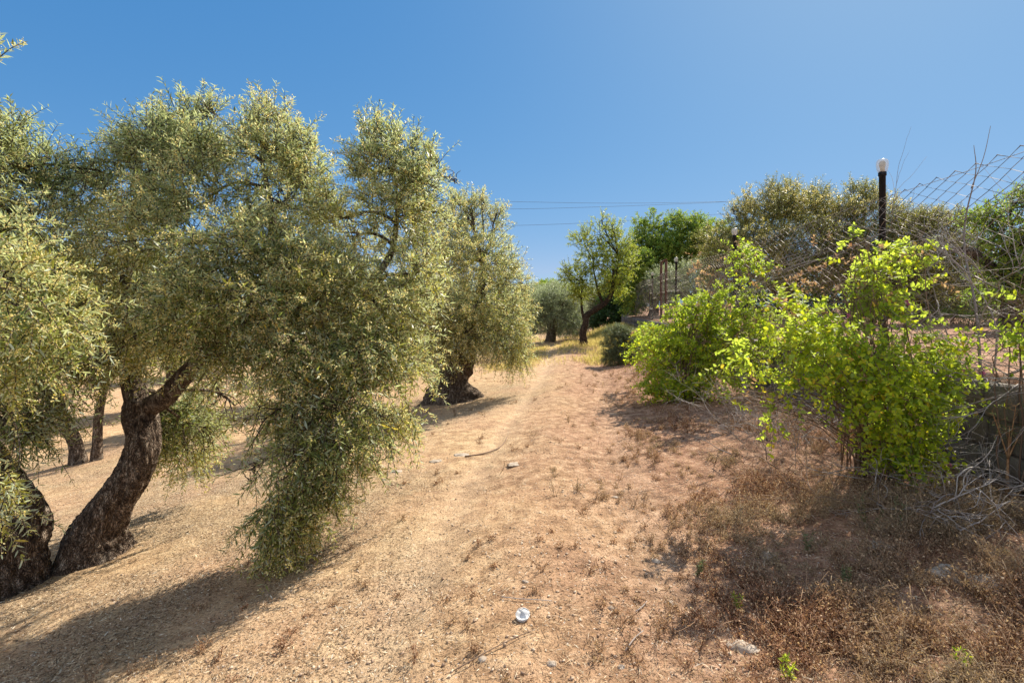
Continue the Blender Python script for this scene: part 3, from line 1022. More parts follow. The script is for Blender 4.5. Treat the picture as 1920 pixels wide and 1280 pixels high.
# ---- generic orchard olive (own coordinates, copied along the rows)
def generic_tree(name, seed, blobs, trunk_pts, trunk_r, limbs, leafm, barkm, label, cat, group, at, bloomm=None, ll=(.07, .11), lw=.22, K=8, L=(.25, .5), p_bloom=.2, petal=.025, hole=.7, up=.4, hexa=False, leaf_open=.85, sag=.22, flare=.2, loc_scale=1.0, r0=.035):
    """blobs in metres: (x, y, z, rx, ry, rz, n, up), tree base at the origin"""
    rng = np.random.default_rng(seed)
    at = np.asarray(at, dtype=float)
    wood, leaf, bloom = Geo(), Geo(), (Geo() if bloomm else None)
    P, R = gnarly(wood, np.array(trunk_pts) + at, trunk_r, seed, n=28, step=0.05, flare=flare, rough=.2)
    attach = [P[len(P) // 2:]]
    for lp, lr in limbs:
        q, _ = gnarly(wood, np.array(lp) + at, lr, seed + len(attach), n=12, step=0.08)
        attach.append(q[2:])
    attach = np.concatenate(attach)
    for (x, y, z, rx, ry, rz, n, u) in blobs:
        c = at + [x, y, z]
        a = attach[np.argmin(np.linalg.norm(attach - c, axis=1))]
        P = bez(a, a + (c - a) * .3 + rng.normal(size=3) * .15, a + (c - a) * .7 + rng.normal(size=3) * .15, c, 9)
        tubes(wood, P, np.linspace(r0, r0 * .3, 9), 5)
        r = np.array([rx, ry, rz])
        m = 10
        e = c + norm(rng.normal(size=(m, 3)) + [0, 0, u * .5]) * r * .95
        s0 = P[rng.integers(4, 9, m)]
        B = bez(s0, s0 * .6 + e * .4 + rng.normal(size=e.shape) * .08, s0 * .3 + e * .7 + rng.normal(size=e.shape) * .08, e, 6)
        tubes(wood, B, np.linspace(r0 * .3, .004, 6), 4)
        d = norm(rng.normal(size=(n, 3)))
        rad = rng.uniform(0, 1, n) ** (1 / 2.4)
        p = c + d * rad[:, None] * r
        if hole:
            k = fbm(p * 1.5, 2, seed) > -1 + hole
            p, d = p[k], d[k]
        if len(p):
            D = norm(d * .7 + np.array([0, 0, u]) + rng.normal(size=p.shape) * .5)
            pb = np.clip(p_bloom + .5 * fbm(p * .9, 2, seed + 2), 0.02, .6)
            leafy(rng, p, D, leaf, wood, bloom, K=K, L=L, ll=ll, lw=lw, p_bloom=pb, petal=petal, hexa=hexa, wood_r=.004, open_=leaf_open, sag=sag)
    root = thing(name, at, label, cat, group)
    wood.build('trunk', barkm, root, smooth=True)
    leaf.build('crown', leafm, root)
    if bloom:
        bloom.build('blossom', bloomm, root)
    return root


def rand_blobs(seed, zc, rxy, rz, n, shoots_each, size=.75, hang=False):
    rng = np.random.default_rng(seed)
    out = []
    for k in range(n):
        d = norm(rng.normal(size=3))
        p = d * np.array([rxy, rxy, rz]) * rng.uniform(.45, 1.0)
        s = size * rng.uniform(.7, 1.25)
        u = .7 if p[2] > 0 else (-.6 if hang else 0)
        out.append((p[0], p[1], zc + p[2], s, s, s * .8, int(shoots_each * s / size), u))
    return out


# three orchard prototypes used down the slope on the left and at the end of the track
def orchard():
    protos = []
    spec = [
        ('olive tree far down the slope behind the left edge trunk, two thin trunks rising from one root', -7.05, 8.25, 0, 1.0),
        ('silvery olive tree with low hanging skirts at the far end of the track', None, None, None, None),
    ]
    # two-trunked one at the left
    z = hxy(-7.0, 8.25)
    a = generic_tree('olive_tree', 41, rand_blobs(41, 2.55, 1.5, .8, 20, 130, .62, True),
                     [(0, 0, -.1), (-.03, 0, .3), (-.22, 0, .75), (-.45, .05, 1.3), (-.5, .1, 1.9)], [.12, .085, .075, .065, .04],
                     [([(.26, .05, -.1), (.28, .05, .3), (.30, .06, .8), (.4, .1, 1.5), (.5, .1, 2.1)], [.10, .07, .06, .05, .03]),
                      ([(-.45, .05, 1.25), (-.8, -.1, 1.7), (-1.1, -.2, 2.3)], [.06, .04, .02])],
                     M_OLIVE, M_BARK, 'olive tree with two slim trunks under the left boughs', 'tree', None, (-7.0, 8.25, z), M_BLOSSOM)
    b = generic_tree('olive_tree', 47, rand_blobs(47, 1.5, 1.55, .95, 36, 110, .62, True),
                     [(0, 0, -.1), (.05, 0, .4), (.0, 0, .9), (.1, 0, 1.4)], [.26, .2, .17, .1],
                     [([(0, 0, .8), (-.5, .2, 1.3), (-.9, .3, 1.9)], [.1, .06, .03]), ([(0, 0, .9), (.5, -.2, 1.4), (.9, -.2, 2.0)], [.1, .06, .03])],
                     M_OLIVE_SILVER, M_BARK, 'silvery olive tree with dark hanging skirts beside the far end of the track', 'tree', None,
                     (W(1032, 600, 25.0)[0], 25.0, hxy(W(1032, 600, 25.0)[0], 25.0)), None)
    spots = [
        (a, -4.6, 13.5, 1.1, 1.05, 'olive tree one row behind the big flowering olive'),
        (a, -9.6, 14.5, 2.3, 1.1, 'olive tree far down the left slope, glimpsed behind the edge trunk'),
        (a, -13.0, 11.0, 3.9, 1.1, 'olive tree lowest down the slope at the far left edge'),
        (b, -6.8, 21.0, 0.7, 1.15, 'silvery olive tree two rows behind the big flowering olive'),
        (b, -2.2, 19.0, 4.3, 1.15, 'silvery olive tree hidden mostly behind the rounded olive of the track'),
        (b, W(1002, 600, 36)[0], 36.0, 2.9, 1.25, 'distant olive tree peeping out right of the rounded olive'),
        (b, W(1050, 600, 40)[0], 40.0, 5.0, 1.35, 'distant olive tree rising behind the skirted silvery olive'),
        (b, W(1085, 600, 52)[0], 52.0, 0.3, 1.3, 'distant olive tree closing the view where the track vanishes'),
        (b, W(1120, 600, 47)[0], 47.0, 1.9, 1.3, 'distant olive tree seen past the trunk of the leaning almond'),
        (b, W(960, 600, 48)[0], 48.0, 3.3, 1.3, 'distant olive tree almost covered by the rounded olive'),
        (b, -14.5, 24.0, 2.1, 1.2, 'silvery olive tree far back on the left slope'),
        (b, -20.5, 22.0, 3.1, 1.3, 'silvery olive tree far back behind the left edge tree'),
        (b, -9.5, 31.0, 1.1, 1.3, 'silvery olive tree in the third row behind the big flowering olive'),
        (b, -17.5, 34.0, 5.1, 1.3, 'silvery olive tree farthest back on the left slope'),
        (b, -4.5, 30.0, 5.6, 1.3, 'silvery olive tree in the far row behind the rounded olive'),
        (b, -27.0, 30.0, 2.6, 1.4, 'silvery olive tree at the far left of the farthest row'),
    ]
    for src, x, y, rz, s, lab in spots:
        copy_tree(src, (x, y, hxy(x, y) - .03), rz, lab, s)


orchard()


# ---- almond-like tree leaning over the end of the track
def almond():
    Y = 21.0
    base = W(1095, 648, Y)
    base[2] = hxy(base[0], base[1])
    k = Y / FX
    dz = EYE - base[2]

    def q(px, py, dy=0.0):
        p = W(px, py, Y) - base
        p[1] = dy
        return tuple(p)
    t = [(0, 0, -.15), q(1093, 626), q(1098, 606), q(1100, 592), q(1116, 580), q(1134, 568), q(1148, 545), q(1150, 505)]
    b = lambda px, py, rx, ry, n, u, dy=0.0, rd=.8: (*q(px, py, dy), rx * k, rd, ry * k, int(n * 1.5), u)
    blobs = [b(1125, 440, 38, 26, 170, .6), b(1095, 450, 28, 18, 75, .4), b(1155, 465, 34, 32, 190, .3), b(1120, 490, 40, 26, 190, .1), b(1160, 505, 26, 30, 150, 0, .3),
             b(1082, 515, 32, 22, 90, .3, -.2, .6), b(1064, 520, 18, 12, 28, .5), b(1100, 535, 30, 24, 130, .0), b(1085, 555, 20, 14, 50, .0), b(1140, 530, 30, 20, 100, .1),
             b(1078, 540, 20, 18, 55, .1), b(1172, 470, 18, 20, 50, .5), b(1150, 430, 20, 14, 45, .9), b(1160, 535, 18, 18, 50, .1), b(1182, 500, 12, 16, 30, .4), b(1062, 505, 10, 8, 12, .9), b(1128, 412, 10, 8, 14, 1.2)]
    generic_tree('almond_tree', 61, blobs, t, [.17, .13, .115, .115, .11, .10, .075, .035],
                 [([q(1097, 603), q(1092, 585), q(1090, 560), q(1092, 530)], [.08, .05, .04, .02]), ([q(1130, 570), q(1120, 540), q(1112, 500)], [.07, .05, .02]),
                  ([q(1143, 550), q(1155, 520), q(1160, 480)], [.06, .04, .02])],
                 M_ALMOND, M_BARK2, 'yellow-green almond tree with a crooked dark trunk leaning right at the end of the track', 'tree', None, base, ll=(.06, .10), lw=.42, hole=.88, L=(.2, .42), sag=.08)


almond()


# ---- trees on and behind the terrace
def terrace_trees():
    k = lambda px, py, Y, rx, ry, rd, n, u, at: (*(W(px, py + (12 if Y < 16 and py < 460 else 0), Y) - at), rx * Y / FX, rd, ry * Y / FX, n, u)

    # big pair of olives behind the fence
    def tree(name, seed, px, Y, blobs, leafm, label, cat='tree', bloomm=None, dens=1.9, **kw):
        at = W(px, 600, Y)
        at[2] = hxy(at[0], at[1])
        bl = [k(*(*b[:6], int(b[6] * dens), b[7]), at) for b in blobs]
        top = max(b[2] for b in bl)
        generic_tree(name, seed, bl, [(0, 0, -.1), (.05, 0, .5), (-.05, .05, 1.0), (0, .1, top * .6)], [.26, .2, .16, .07],
                     [([(0, 0, .7), (-.6, .1, 1.4), (-1.0, .2, top * .6)], [.11, .07, .03]), ([(0, 0, .8), (.6, -.1, 1.5), (1.1, 0, top * .62)], [.11, .07, .03])],
                     leafm, M_BARK, label, cat, None, at, bloomm, **kw)

    tree('olive_tree', 71, 1470, 14.5,
         [(1400, 372, 14.5, 14, 20, .4, 22, 1.8), (1450, 350, 14.5, 16, 20, .4, 26, 1.8), (1480, 345, 14.5, 12, 18, .4, 20, 1.8), (1530, 355, 14.5, 14, 20, .4, 22, 1.8), (1455, 385, 14.5, 48, 30, 1.1, 230, .8), (1400, 410, 14.5, 42, 30, .9, 170, .7), (1380, 390, 14.3, 14, 14, .4, 22, 1.2), (1500, 375, 14.5, 46, 26, 1.0, 150, .9), (1540, 395, 14.7, 40, 34, 1.0, 170, .6),
          (1350, 440, 14.3, 36, 26, .9, 120, .5), (1420, 450, 13.8, 60, 38, 1.1, 280, .2), (1500, 440, 13.8, 60, 42, 1.1, 280, .2), (1560, 450, 14, 44, 40, 1.0, 180, .2),
          (1370, 480, 14, 45, 34, 1.0, 190, 0), (1450, 500, 13.6, 60, 36, 1.0, 230, -.3), (1530, 500, 13.6, 55, 38, 1.0, 210, -.3), (1340, 500, 14, 30, 30, .8, 90, -.2)],
         M_OLIVE_FAR, 'broad brownish olive tree behind the fence, between the two nearest lamp posts', bloomm=M_BLOSSOM, p_bloom=.03, petal=.022, ll=(.07, .11))
    tree('olive_tree', 73, 1620, 14.0,
         [(1600, 345, 14.5, 12, 20, .3, 18, 1.8), (1625, 352, 14.5, 12, 20, .3, 18, 1.8), (1610, 370, 14.5, 30, 26, .8, 110, 1.0), (1580, 400, 14.2, 36, 32, .9, 140, .7), (1640, 400, 14, 42, 34, .9, 190, .7), (1620, 455, 13.6, 52, 44, 1.0, 260, .2), (1580, 480, 13.6, 40, 44, 1.0, 160, 0), (1640, 510, 13.4, 46, 44, .9, 180, -.3)],
         M_OLIVE_FAR, 'brownish olive tree right behind the nearest lamp post', bloomm=M_BLOSSOM, p_bloom=.02, petal=.022, ll=(.07, .11))
    tree('olive_tree', 79, 1735, 13.0,
         [(1700, 410, 13, 36, 22, .8, 120, .8), (1740, 412, 13, 36, 20, .8, 100, .9), (1720, 440, 12.7, 60, 42, 1.0, 270, .3), (1775, 430, 12.8, 46, 46, .9, 200, .3), (1760, 490, 12.5, 60, 44, 1.0, 260, -.2),
          (1700, 500, 12.5, 50, 44, .9, 190, -.3), (1810, 480, 12.8, 34, 42, .8, 120, -.1), (1810, 530, 12.8, 40, 36, .8, 120, -.5), (1750, 550, 12.5, 46, 30, .8, 100, -.6), (1680, 540, 12.6, 40, 30, .8, 90, -.6)],
         M_OLIVE_FAR, 'rounded brownish olive tree behind the bare brush on the fence', bloomm=M_BLOSSOM, p_bloom=.02, petal=.022, ll=(.065, .10))
    tree('olive_tree', 83, 1290, 24.0,
         [(1240, 520, 24, 26, 22, .9, 80, .5), (1290, 510, 24, 34, 22, .9, 100, .5), (1330, 505, 23, 26, 26, .9, 80, .4), (1270, 540, 23.5, 40, 20, .9, 90, 0), (1320, 540, 23, 34, 20, .9, 80, 0)],
         M_OLIVE_SILVER, 'pale silvery olive tree behind the second pair of lamp posts', ll=(.09, .13))
    for j, (hx, hy, rx, lab) in enumerate([(1400, 19, 90, 'dark evergreen hedge bush behind the broad olive'), (1540, 19, 90, 'dark evergreen hedge bush behind the nearest lamp post'),
                                          (1680, 18, 90, 'dark evergreen hedge bush behind the rounded terrace olive'), (1800, 18, 80, 'dark evergreen hedge bush between the rounded olive and the layered tree'),
                                          (1900, 17, 80, 'dark evergreen hedge bush behind the layered tree at the right edge')]):
        tree('hedge_bush', 170 + j, hx, hy, [(hx - rx * .5, 540, hy, 45, 50, 1.0, 130, .3), (hx, 520, hy, 50, 55, 1.0, 150, .4), (hx + rx * .5, 545, hy, 45, 48, 1.0, 130, .3), (hx, 570, hy - .5, 70, 30, .8, 130, 0)],
             M_DARKLEAF, lab, cat='bush', ll=(.09, .15), lw=.42, L=(.25, .5), hole=.4, dens=1.3)
    # broad-leaved bright green trees
    tree('ash_tree', 89, 1225, 29.0,
         [(1200, 425, 29, 14, 14, .8, 24, 1.2), (1225, 412, 29, 10, 14, .7, 18, 1.4), (1195, 495, 27, 26, 26, 1.2, 130, .1), (1200, 540, 27, 26, 30, 1.2, 130, 0), (1215, 440, 29, 26, 18, 1.2, 90, .7), (1240, 425, 29, 12, 10, .6, 20, 1.0), (1205, 470, 28.5, 32, 24, 1.3, 150, .3), (1240, 460, 28.5, 30, 22, 1.3, 130, .4), (1210, 510, 28, 36, 30, 1.2, 170, 0), (1190, 550, 28, 30, 34, 1.2, 150, -.3), (1240, 500, 28.5, 28, 24, 1.2, 100, 0), (1215, 545, 28.5, 40, 26, 1.2, 150, -.1), (1250, 545, 28.5, 34, 26, 1.2, 120, -.1)],
         M_BROAD, 'bright green leafy tree just right of the leaning almond', ll=(.12, .2), lw=.4, L=(.3, .6))
    tree('ash_tree', 97, 1290, 28.0,
         [(1270, 412, 28, 12, 12, .8, 22, 1.3), (1305, 418, 28, 14, 10, .8, 24, 1.1), (1345, 440, 27, 22, 22, 1.0, 80, .5), (1280, 430, 28, 26, 14, 1.1, 70, .8), (1300, 455, 27.5, 32, 26, 1.2, 150, .4), (1260, 470, 27.5, 26, 22, 1.1, 110, .3), (1325, 425, 28, 20, 12, 1.0, 40, .9), (1325, 460, 27.5, 22, 26, 1.0, 90, .3), (1290, 490, 27.5, 30, 20, 1.1, 90, 0), (1320, 490, 27.5, 30, 24, 1.1, 110, 0), (1270, 520, 27.5, 34, 20, 1.1, 90, 0)],
         M_BROAD, 'bright green leafy tree with flat sprays left of the broad olive', ll=(.14, .22), lw=.36, L=(.35, .65))
    tree('ash_tree', 103, 1900, 9.5,
         [(1905, 368, 9.5, 30, 10, .6, 34, .3), (1950, 350, 9.5, 36, 14, .6, 40, .4), (1850, 392, 9.7, 30, 6, .4, 16, .1), (1880, 395, 9.5, 60, 14, .6, 70, .2), (1910, 430, 9.3, 55, 22, .7, 90, .1), (1880, 465, 9.4, 46, 18, .6, 60, .1),
          (1910, 500, 9.2, 50, 22, .7, 90, .0), (1880, 540, 9.2, 45, 24, .7, 80, -.1), (1960, 400, 9.4, 60, 60, .8, 150, .3), (1960, 520, 9.2, 60, 60, .8, 150, 0)],
         M_BROAD, 'fresh green tree with flat layered sprays behind the fence at the right edge', dens=1.6, ll=(.06, .10), lw=.4, L=(.18, .34), K=7, leaf_open=1.2, hole=.7)
    # dark evergreen behind the almond
    tree('laurel_tree', 107, 1175, 33.0,
         [(1165, 520, 33, 24, 26, 1.3, 130, .3), (1150, 555, 33, 26, 28, 1.3, 150, .1), (1180, 555, 33, 26, 32, 1.3, 150, .1), (1140, 590, 32.5, 26, 22, 1.2, 120, -.1), (1165, 592, 32.5, 22, 20, 1.1, 100, -.1), (1115, 598, 32.5, 18, 14, .9, 60, 0), (1195, 520, 33, 20, 30, 1.2, 100, .2)],
         M_DARKLEAF, 'dark evergreen tree behind the almond, left of the fence corner', ll=(.14, .22), lw=.4, L=(.3, .6), hole=.4)
    tree('pine_tree', 109, 1032, 62.0,
         [(1030, 540, 62, 20, 9, 2, 110, .5), (1050, 545, 62, 16, 7, 1.6, 60, .5), (1012, 548, 62, 14, 7, 1.6, 50, .4)],
         M_BROAD, 'small bright green treetop on the skyline above the silvery olives', ll=(.3, .45), lw=.4, L=(.6, 1.0), hole=.4)


terrace_trees()


# ------------------------------------------------------------------ shrubs on the right
def shrub(name, seed, base, clumps, leafm, label, cat='bush', hexa=True, ll=(.04, .06), lw=.68, K=6, L=(.12, .24), stems=40, stemmat=None, stem_r=.006, hole=.5, hole_scale=3.0, pinnate=True, sag=.3, wither=0.0, open_=.9):
    rng = np.random.default_rng(seed)
    base = np.array(base, dtype=float)
    root = thing(name, base, label, cat)
    stem, leaf, dry = Geo(), Geo(), Geo()
    cc = np.array([W(c[0], c[1], c[2]) for c in clumps])
    rr = np.array([[c[3] * c[2] / FX, c[5], c[4] * c[2] / FX] for c in clumps])
    pick = rng.integers(0, len(clumps), stems)
    e = cc[pick] + norm(rng.normal(size=(stems, 3))) * rr[pick] * rng.uniform(.3, 1.05, (stems, 1))
    s = base + rng.normal(size=(stems, 3)) * [.13, .13, 0] + [0, 0, -.02]
    hh = np.maximum(e[:, 2] - s[:, 2], .2)
    m1 = s + (e - s) * .15 + np.stack([np.zeros(stems), np.zeros(stems), hh * .55], 1)
    m2 = s + (e - s) * .6 + np.stack([np.zeros(stems), np.zeros(stems), hh * .38], 1) + rng.normal(size=(stems, 3)) * .05
    B = bez(s, m1, m2, e, 14)
    B[:, 1:-1] += rng.normal(size=B[:, 1:-1].shape) * .008
    tubes(stem, B, np.linspace(stem_r, stem_r * .3, 14), 5)
    # side twigs from stems
    k2 = stems * 7
    s1 = B[rng.integers(0, stems, k2), rng.integers(5, 14, k2)]
    e2 = s1 + norm(rng.normal(size=(k2, 3)) + [0, 0, .35]) * rng.uniform(.1, .32, (k2, 1))
    B2 = bez(s1, s1 * .66 + e2 * .34 + rng.normal(size=e2.shape) * .02, s1 * .33 + e2 * .67 + rng.normal(size=e2.shape) * .02, e2, 5)
    tubes(stem, B2, np.linspace(stem_r * .38, stem_r * .15, 5), 3)
    S, D, U, CI = shoots(rng, clumps, hole=hole, hole_scale=hole_scale, seed=seed)
    if wither:
        w = rng.uniform(0, 1, len(S)) < wither
        leafy(rng, S[w], D[w], dry, stem, None, K=K, L=L, ll=ll, lw=lw * .7, hexa=hexa, sag=sag * 1.5, wood_r=.0018, open_=open_, bend=.32 if hexa else .12)
        S, D = S[~w], D[~w]
    leafy(rng, S, D, leaf, stem, None, K=K, L=L, ll=ll, lw=lw, hexa=hexa, sag=sag, wood_r=.0018, open_=open_, bend=.32 if hexa else .12)
    stem.build('stem', stemmat or M_TWIG_BROWN, root)
    leaf.build('foliage', leafm, root)
    if wither:
        dry.build('withered_foliage', M_DRY, root)
    return root


def base_at(px, Y):
    X = (px - 960) * Y / FX
    return (X, Y, hxy(X, Y))


big_bush = shrub('rose_bush', 401, base_at(1650, 4.15), [
    (1700, 470, 4.2, 36, 18, .18, 24, .5), (1640, 505, 4.2, 70, 36, .25, 110, .4), (1560, 525, 4.2, 34, 26, .2, 20, .5), (1600, 440, 4.3, 12, 10, .06, 3, .8),
    (1600, 580, 4.1, 90, 46, .3, 210, .2), (1480, 600, 4.0, 72, 44, .28, 130, .2), (1530, 660, 3.9, 92, 46, .32, 190, .0), (1640, 660, 3.9, 80, 50, .33, 150, .1), (1680, 540, 4.2, 60, 40, .28, 90, .3),
    (1715, 630, 3.9, 60, 36, .28, 90, .2), (1760, 695, 3.75, 44, 34, .22, 66, .1), (1420, 675, 3.95, 54, 34, .24, 56, .0), (1490, 720, 3.85, 44, 28, .2, 40, -.2),
    (1650, 745, 3.8, 95, 40, .33, 130, -.2), (1755, 750, 3.8, 38, 30, .2, 40, -.1), (1690, 800, 3.85, 56, 34, .26, 80, -.2),
    (1700, 845, 3.8, 44, 24, .2, 46, -.2), (1680, 875, 3.75, 36, 16, .14, 22, -.1), (1345, 720, 3.9, 30, 18, .13, 8, -.1), (1360, 750, 3.9, 18, 12, .1, 4, -.3), (1450, 780, 3.8, 24, 22, .12, 7, -.3)],
    M_ROSE, 'large sunlit yellow-green rose bush in front of the nearest lamp post', stems=95, wither=.05, ll=(.026, .054), lw=.66, hole=.84, hole_scale=3.4, K=8)
shrub('rose_bush', 409, base_at(1290, 8.2), [
    (1400, 510, 7.6, 34, 40, .3, 60, .6), (1385, 470, 7.5, 14, 16, .12, 6, .9), (1300, 583, 8.2, 46, 22, .4, 90, .3), (1360, 580, 7.9, 60, 42, .45, 170, .3), (1440, 600, 7.4, 46, 50, .4, 130, .2),
    (1258, 632, 8.6, 44, 22, .4, 100, .1), (1212, 628, 10, 24, 18, .5, 50, .2), (1290, 640, 8.2, 70, 42, .5, 230, .0), (1380, 650, 7.8, 60, 46, .45, 190, .0),
    (1225, 660, 8.6, 44, 34, .4, 120, -.1), (1270, 700, 8.0, 60, 34, .45, 170, -.3), (1340, 700, 7.6, 50, 34, .4, 100, -.3), (1235, 725, 8.0, 30, 16, .25, 45, -.3)],
    M_ROSE2, 'green briar bush heaped against the wall, between the large rose bush and the grey-green shrub', stems=90, wither=.05, ll=(.035, .07), lw=.6, K=8, hole=.62, hole_scale=1.8, L=(.15, .3), stem_r=.008)
shrub('rose_bush', 419, base_at(1960, 3.35), [
    (1925, 640, 3.2, 16, 22, .12, 7, .3), (1990, 640, 3.2, 50, 50, .25, 40, .3), (1930, 560, 3.3, 10, 14, .1, 2, .8)],
    M_ROSE, 'sprays of bright green rose leaves poking in from the right edge', stems=16, hole=.2)
shrub('rosemary_bush', 431, base_at(1160, 14.2), [
    (1160, 628, 14.2, 26, 16, .4, 360, .8), (1185, 640, 14.2, 22, 20, .4, 260, .6), (1150, 655, 14.0, 22, 18, .35, 260, .3), (1178, 662, 14.0, 26, 18, .4, 260, .2), (1145, 672, 14.0, 14, 10, .25, 80, 0)],
    M_GREYSHRUB, 'small dense grey-green rosemary bush at the foot of the wall', hexa=False, ll=(.045, .075), lw=.22, K=10, L=(.12, .24), stems=20, hole=.3)
shrub('shrub', 433, base_at(1045, 31), [
    (1082, 606, 31, 10, 8, .5, 40, .4), (1092, 610, 31, 10, 7, .5, 30, .4)], M_DARKLEAF, 'small dark shrub left of the crooked almond trunk', hexa=False, ll=(.08, .12), lw=.4, K=7, L=(.2, .3), stems=10, hole=.3)
# dry orange-leaved sprays over the briar
shrub('withered_shrub', 439, base_at(1310, 9.6), [
    (1305, 505, 9.6, 20, 26, .2, 16, .6), (1330, 560, 9.4, 36, 18, .25, 12, .3), (1390, 485, 9.0, 26, 14, .2, 8, .5), (1500, 520, 7.0, 46, 20, .3, 12, .4), (1560, 470, 6.2, 40, 20, .2, 7, .5)],
    M_DRY, 'withered orange-brown sprays standing against the fence above the green briar', ll=(.04, .06), lw=.5, stems=26, hole=.2, stemmat=M_TWIG)
# low green at the foot of terrace trees
for i, (px, Y, lab) in enumerate([(1840, 11.0, 'tangle of low green scrub under the layered tree at the right edge'), (1790, 12.2, 'low pale scrub at the foot of the rounded terrace olive')]):
    shrub('scrub', 450 + i, base_at(px, Y), [(px, 585, Y, 46, 16, .4, 60, .4), (px + 40, 560, Y, 40, 20, .4, 50, .3), (px - 40, 592, Y, 34, 10, .3, 30, .4)], M_BROAD if i == 0 else M_GREYSHRUB, lab,
          hexa=False, ll=(.04, .06), lw=.4, K=7, L=(.12, .3), stems=24, hole=.4)


# ------------------------------------------------------------------ dead brush
def brush(rng, geo, origin, direction, length, r, depth, spread=.75, wig=.12, n_child=4):
    K = 8
    d = norm(np.asarray(direction, dtype=float))
    p = np.asarray(origin, dtype=float)
    pts = [p]
    for k in range(K - 1):
        d = norm(d + rng.normal(size=3) * wig)
        p = p + d * length / (K - 1)
        pts.append(p)
    pts = np.array(pts)
    tubes(geo, pts, np.linspace(r, r * .45, K), 5 if r > .004 else 3)
    if depth > 0:
        for c in range(n_child):
            i = rng.integers(2, K)
            d2 = norm(norm(pts[i] - pts[i - 1]) + rng.normal(size=3) * spread)
            brush(rng, geo, pts[i], d2, length * rng.uniform(.4, .7), max(r * .55, .0012), depth - 1, spread, wig, n_child)


def dead_stuff():
    rng = np.random.default_rng(77)
    # bare shrub grown into the fence
    o = base_at(1850, 4.2)
    wx = lambda Y, dz: np.array([LX(L_WALL + .2, Y), Y, 1.08 + dz])
    r = thing('dead_shrub', wx(4.05, 0), 'tall bare grey shrub tangled in the fence right of the large rose bush', 'dead shrub')
    g = Geo()
    for k in range(4):
        d = np.array([rng.normal() * .25 - .05, rng.normal() * .75 + .25, rng.uniform(.5, 1.3)])
        brush(rng, g, wx(rng.uniform(3.8, 4.5), -.02), d, rng.uniform(.7, 1.25), rng.uniform(.006, .012), 3, n_child=5)
    tall = [wx(4.15, 0), wx(4.2, .5), wx(4.32, 1.0), wx(4.3, 1.3), wx(4.2, 1.62), wx(4.22, 1.85)]
    P, R = spline(tall, [.012, .010, .008, .006, .004, .002], .05)
    tubes(g, P, R, 5)
    P, R = spline([wx(4.25, 1.5), wx(4.12, 1.72), wx(4.05, 1.95)], [.004, .003, .002], .05)
    tubes(g, P, R, 4)
    g.build('branch', M_TWIG, r)
    # arching pale bough from the right edge
    r = thing('dead_shrub', wx(3.3, 0), 'arching leafless bramble hanging over the wall top at the right edge', 'dead shrub')
    g = Geo()
    for k in range(26):
        s = wx(rng.uniform(3.0, 4.6), rng.uniform(-.03, .1)) - [rng.uniform(.1, .2), 0, 0]
        d = np.array([-rng.uniform(.3, 1.0), rng.normal() * 1.0, rng.uniform(-.25, .35)])
        brush(rng, g, s, d, rng.uniform(.3, .65), rng.uniform(.003, .0055), 2, spread=.5, wig=.10, n_child=4)
    g.build('branch', M_TWIG, r)
    # brush further along the fence
    for Y0, Y1, n, lab in ((6.4, 7.4, 10, 'bare tangled brush on the fence behind the top of the large rose bush'),):
        r = thing('dead_shrub', wx((Y0 + Y1) / 2, 0), lab, 'dead shrub')
        g = Geo()
        for k in range(n):
            brush(rng, g, wx(rng.uniform(Y0, Y1), -.02) + [rng.uniform(-.1, .3), 0, 0], np.array([rng.normal() * .3 - .1, rng.normal() * .6, rng.uniform(.2, .8)]), rng.uniform(.3, .6), rng.uniform(.004, .007), 2, n_child=5)
        g.build('branch', M_TWIG, r)
    # grey twigs between the two bushes
    r = thing('dead_shrub', base_at(1440, 5.0), 'grey leafless brush in the shaded gap between the rose bush and the briar', 'dead shrub')
    g = Geo()
    o = np.array(base_at(1450, 5.0))
    for k in range(46):
        s = o + rng.normal(size=3) * [.3, .3, 0] + [.05, 0, rng.uniform(0, .45)]
        brush(rng, g, s, np.array([rng.normal() * .8 - .45, rng.normal() * .4 - .2, rng.uniform(.15, 1.0)]), rng.uniform(.22, .42), rng.uniform(.003, .005), 2, n_child=5)
    g.build('branch', M_TWIG, r)
    # cut twigs heaped under the bush
    r = thing('twig_pile', base_at(1820, 3.75), 'heap of pale grey cut twigs lying at the foot of the wall', 'twigs')
    g = Geo()
    for k in range(64):
        X = rng.uniform(2.55, 3.5)
        Yk = rng.uniform(3.05, 3.95)
        X = min(X, LX(L_WALL, Yk) - .08)
        s = np.array([X, Yk, hxy(X, Yk) + rng.uniform(.05, .26)])
        a = rng.uniform(0, 2 * PI)
        brush(rng, g, s, np.array([math.cos(a), math.sin(a) * .8, rng.uniform(-.12, .25)]), rng.uniform(.2, .45), rng.uniform(.0035, .0065), 2, spread=.5, wig=.16, n_child=3)
    g.build('branch', M_TWIG, r)
    r = thing('twig_pile', base_at(1560, 3.9), 'dark tangle of dead twigs in the shade under the large rose bush', 'twigs')
    g = Geo()
    for k in range(34):
        X, Yk = rng.uniform(1.7, 2.9), rng.uniform(3.5, 4.5)
        s = np.array([X, Yk, hxy(X, Yk) + rng.uniform(.0, .18)])
        a = rng.uniform(0, 2 * PI)
        brush(rng, g, s, np.array([math.cos(a), math.sin(a), rng.uniform(-.1, .5)]), rng.uniform(.15, .4), rng.uniform(.002, .005), 2, spread=.6, wig=.2, n_child=3)
    g.build('branch', M_TWIG_BROWN, r)


dead_stuff()


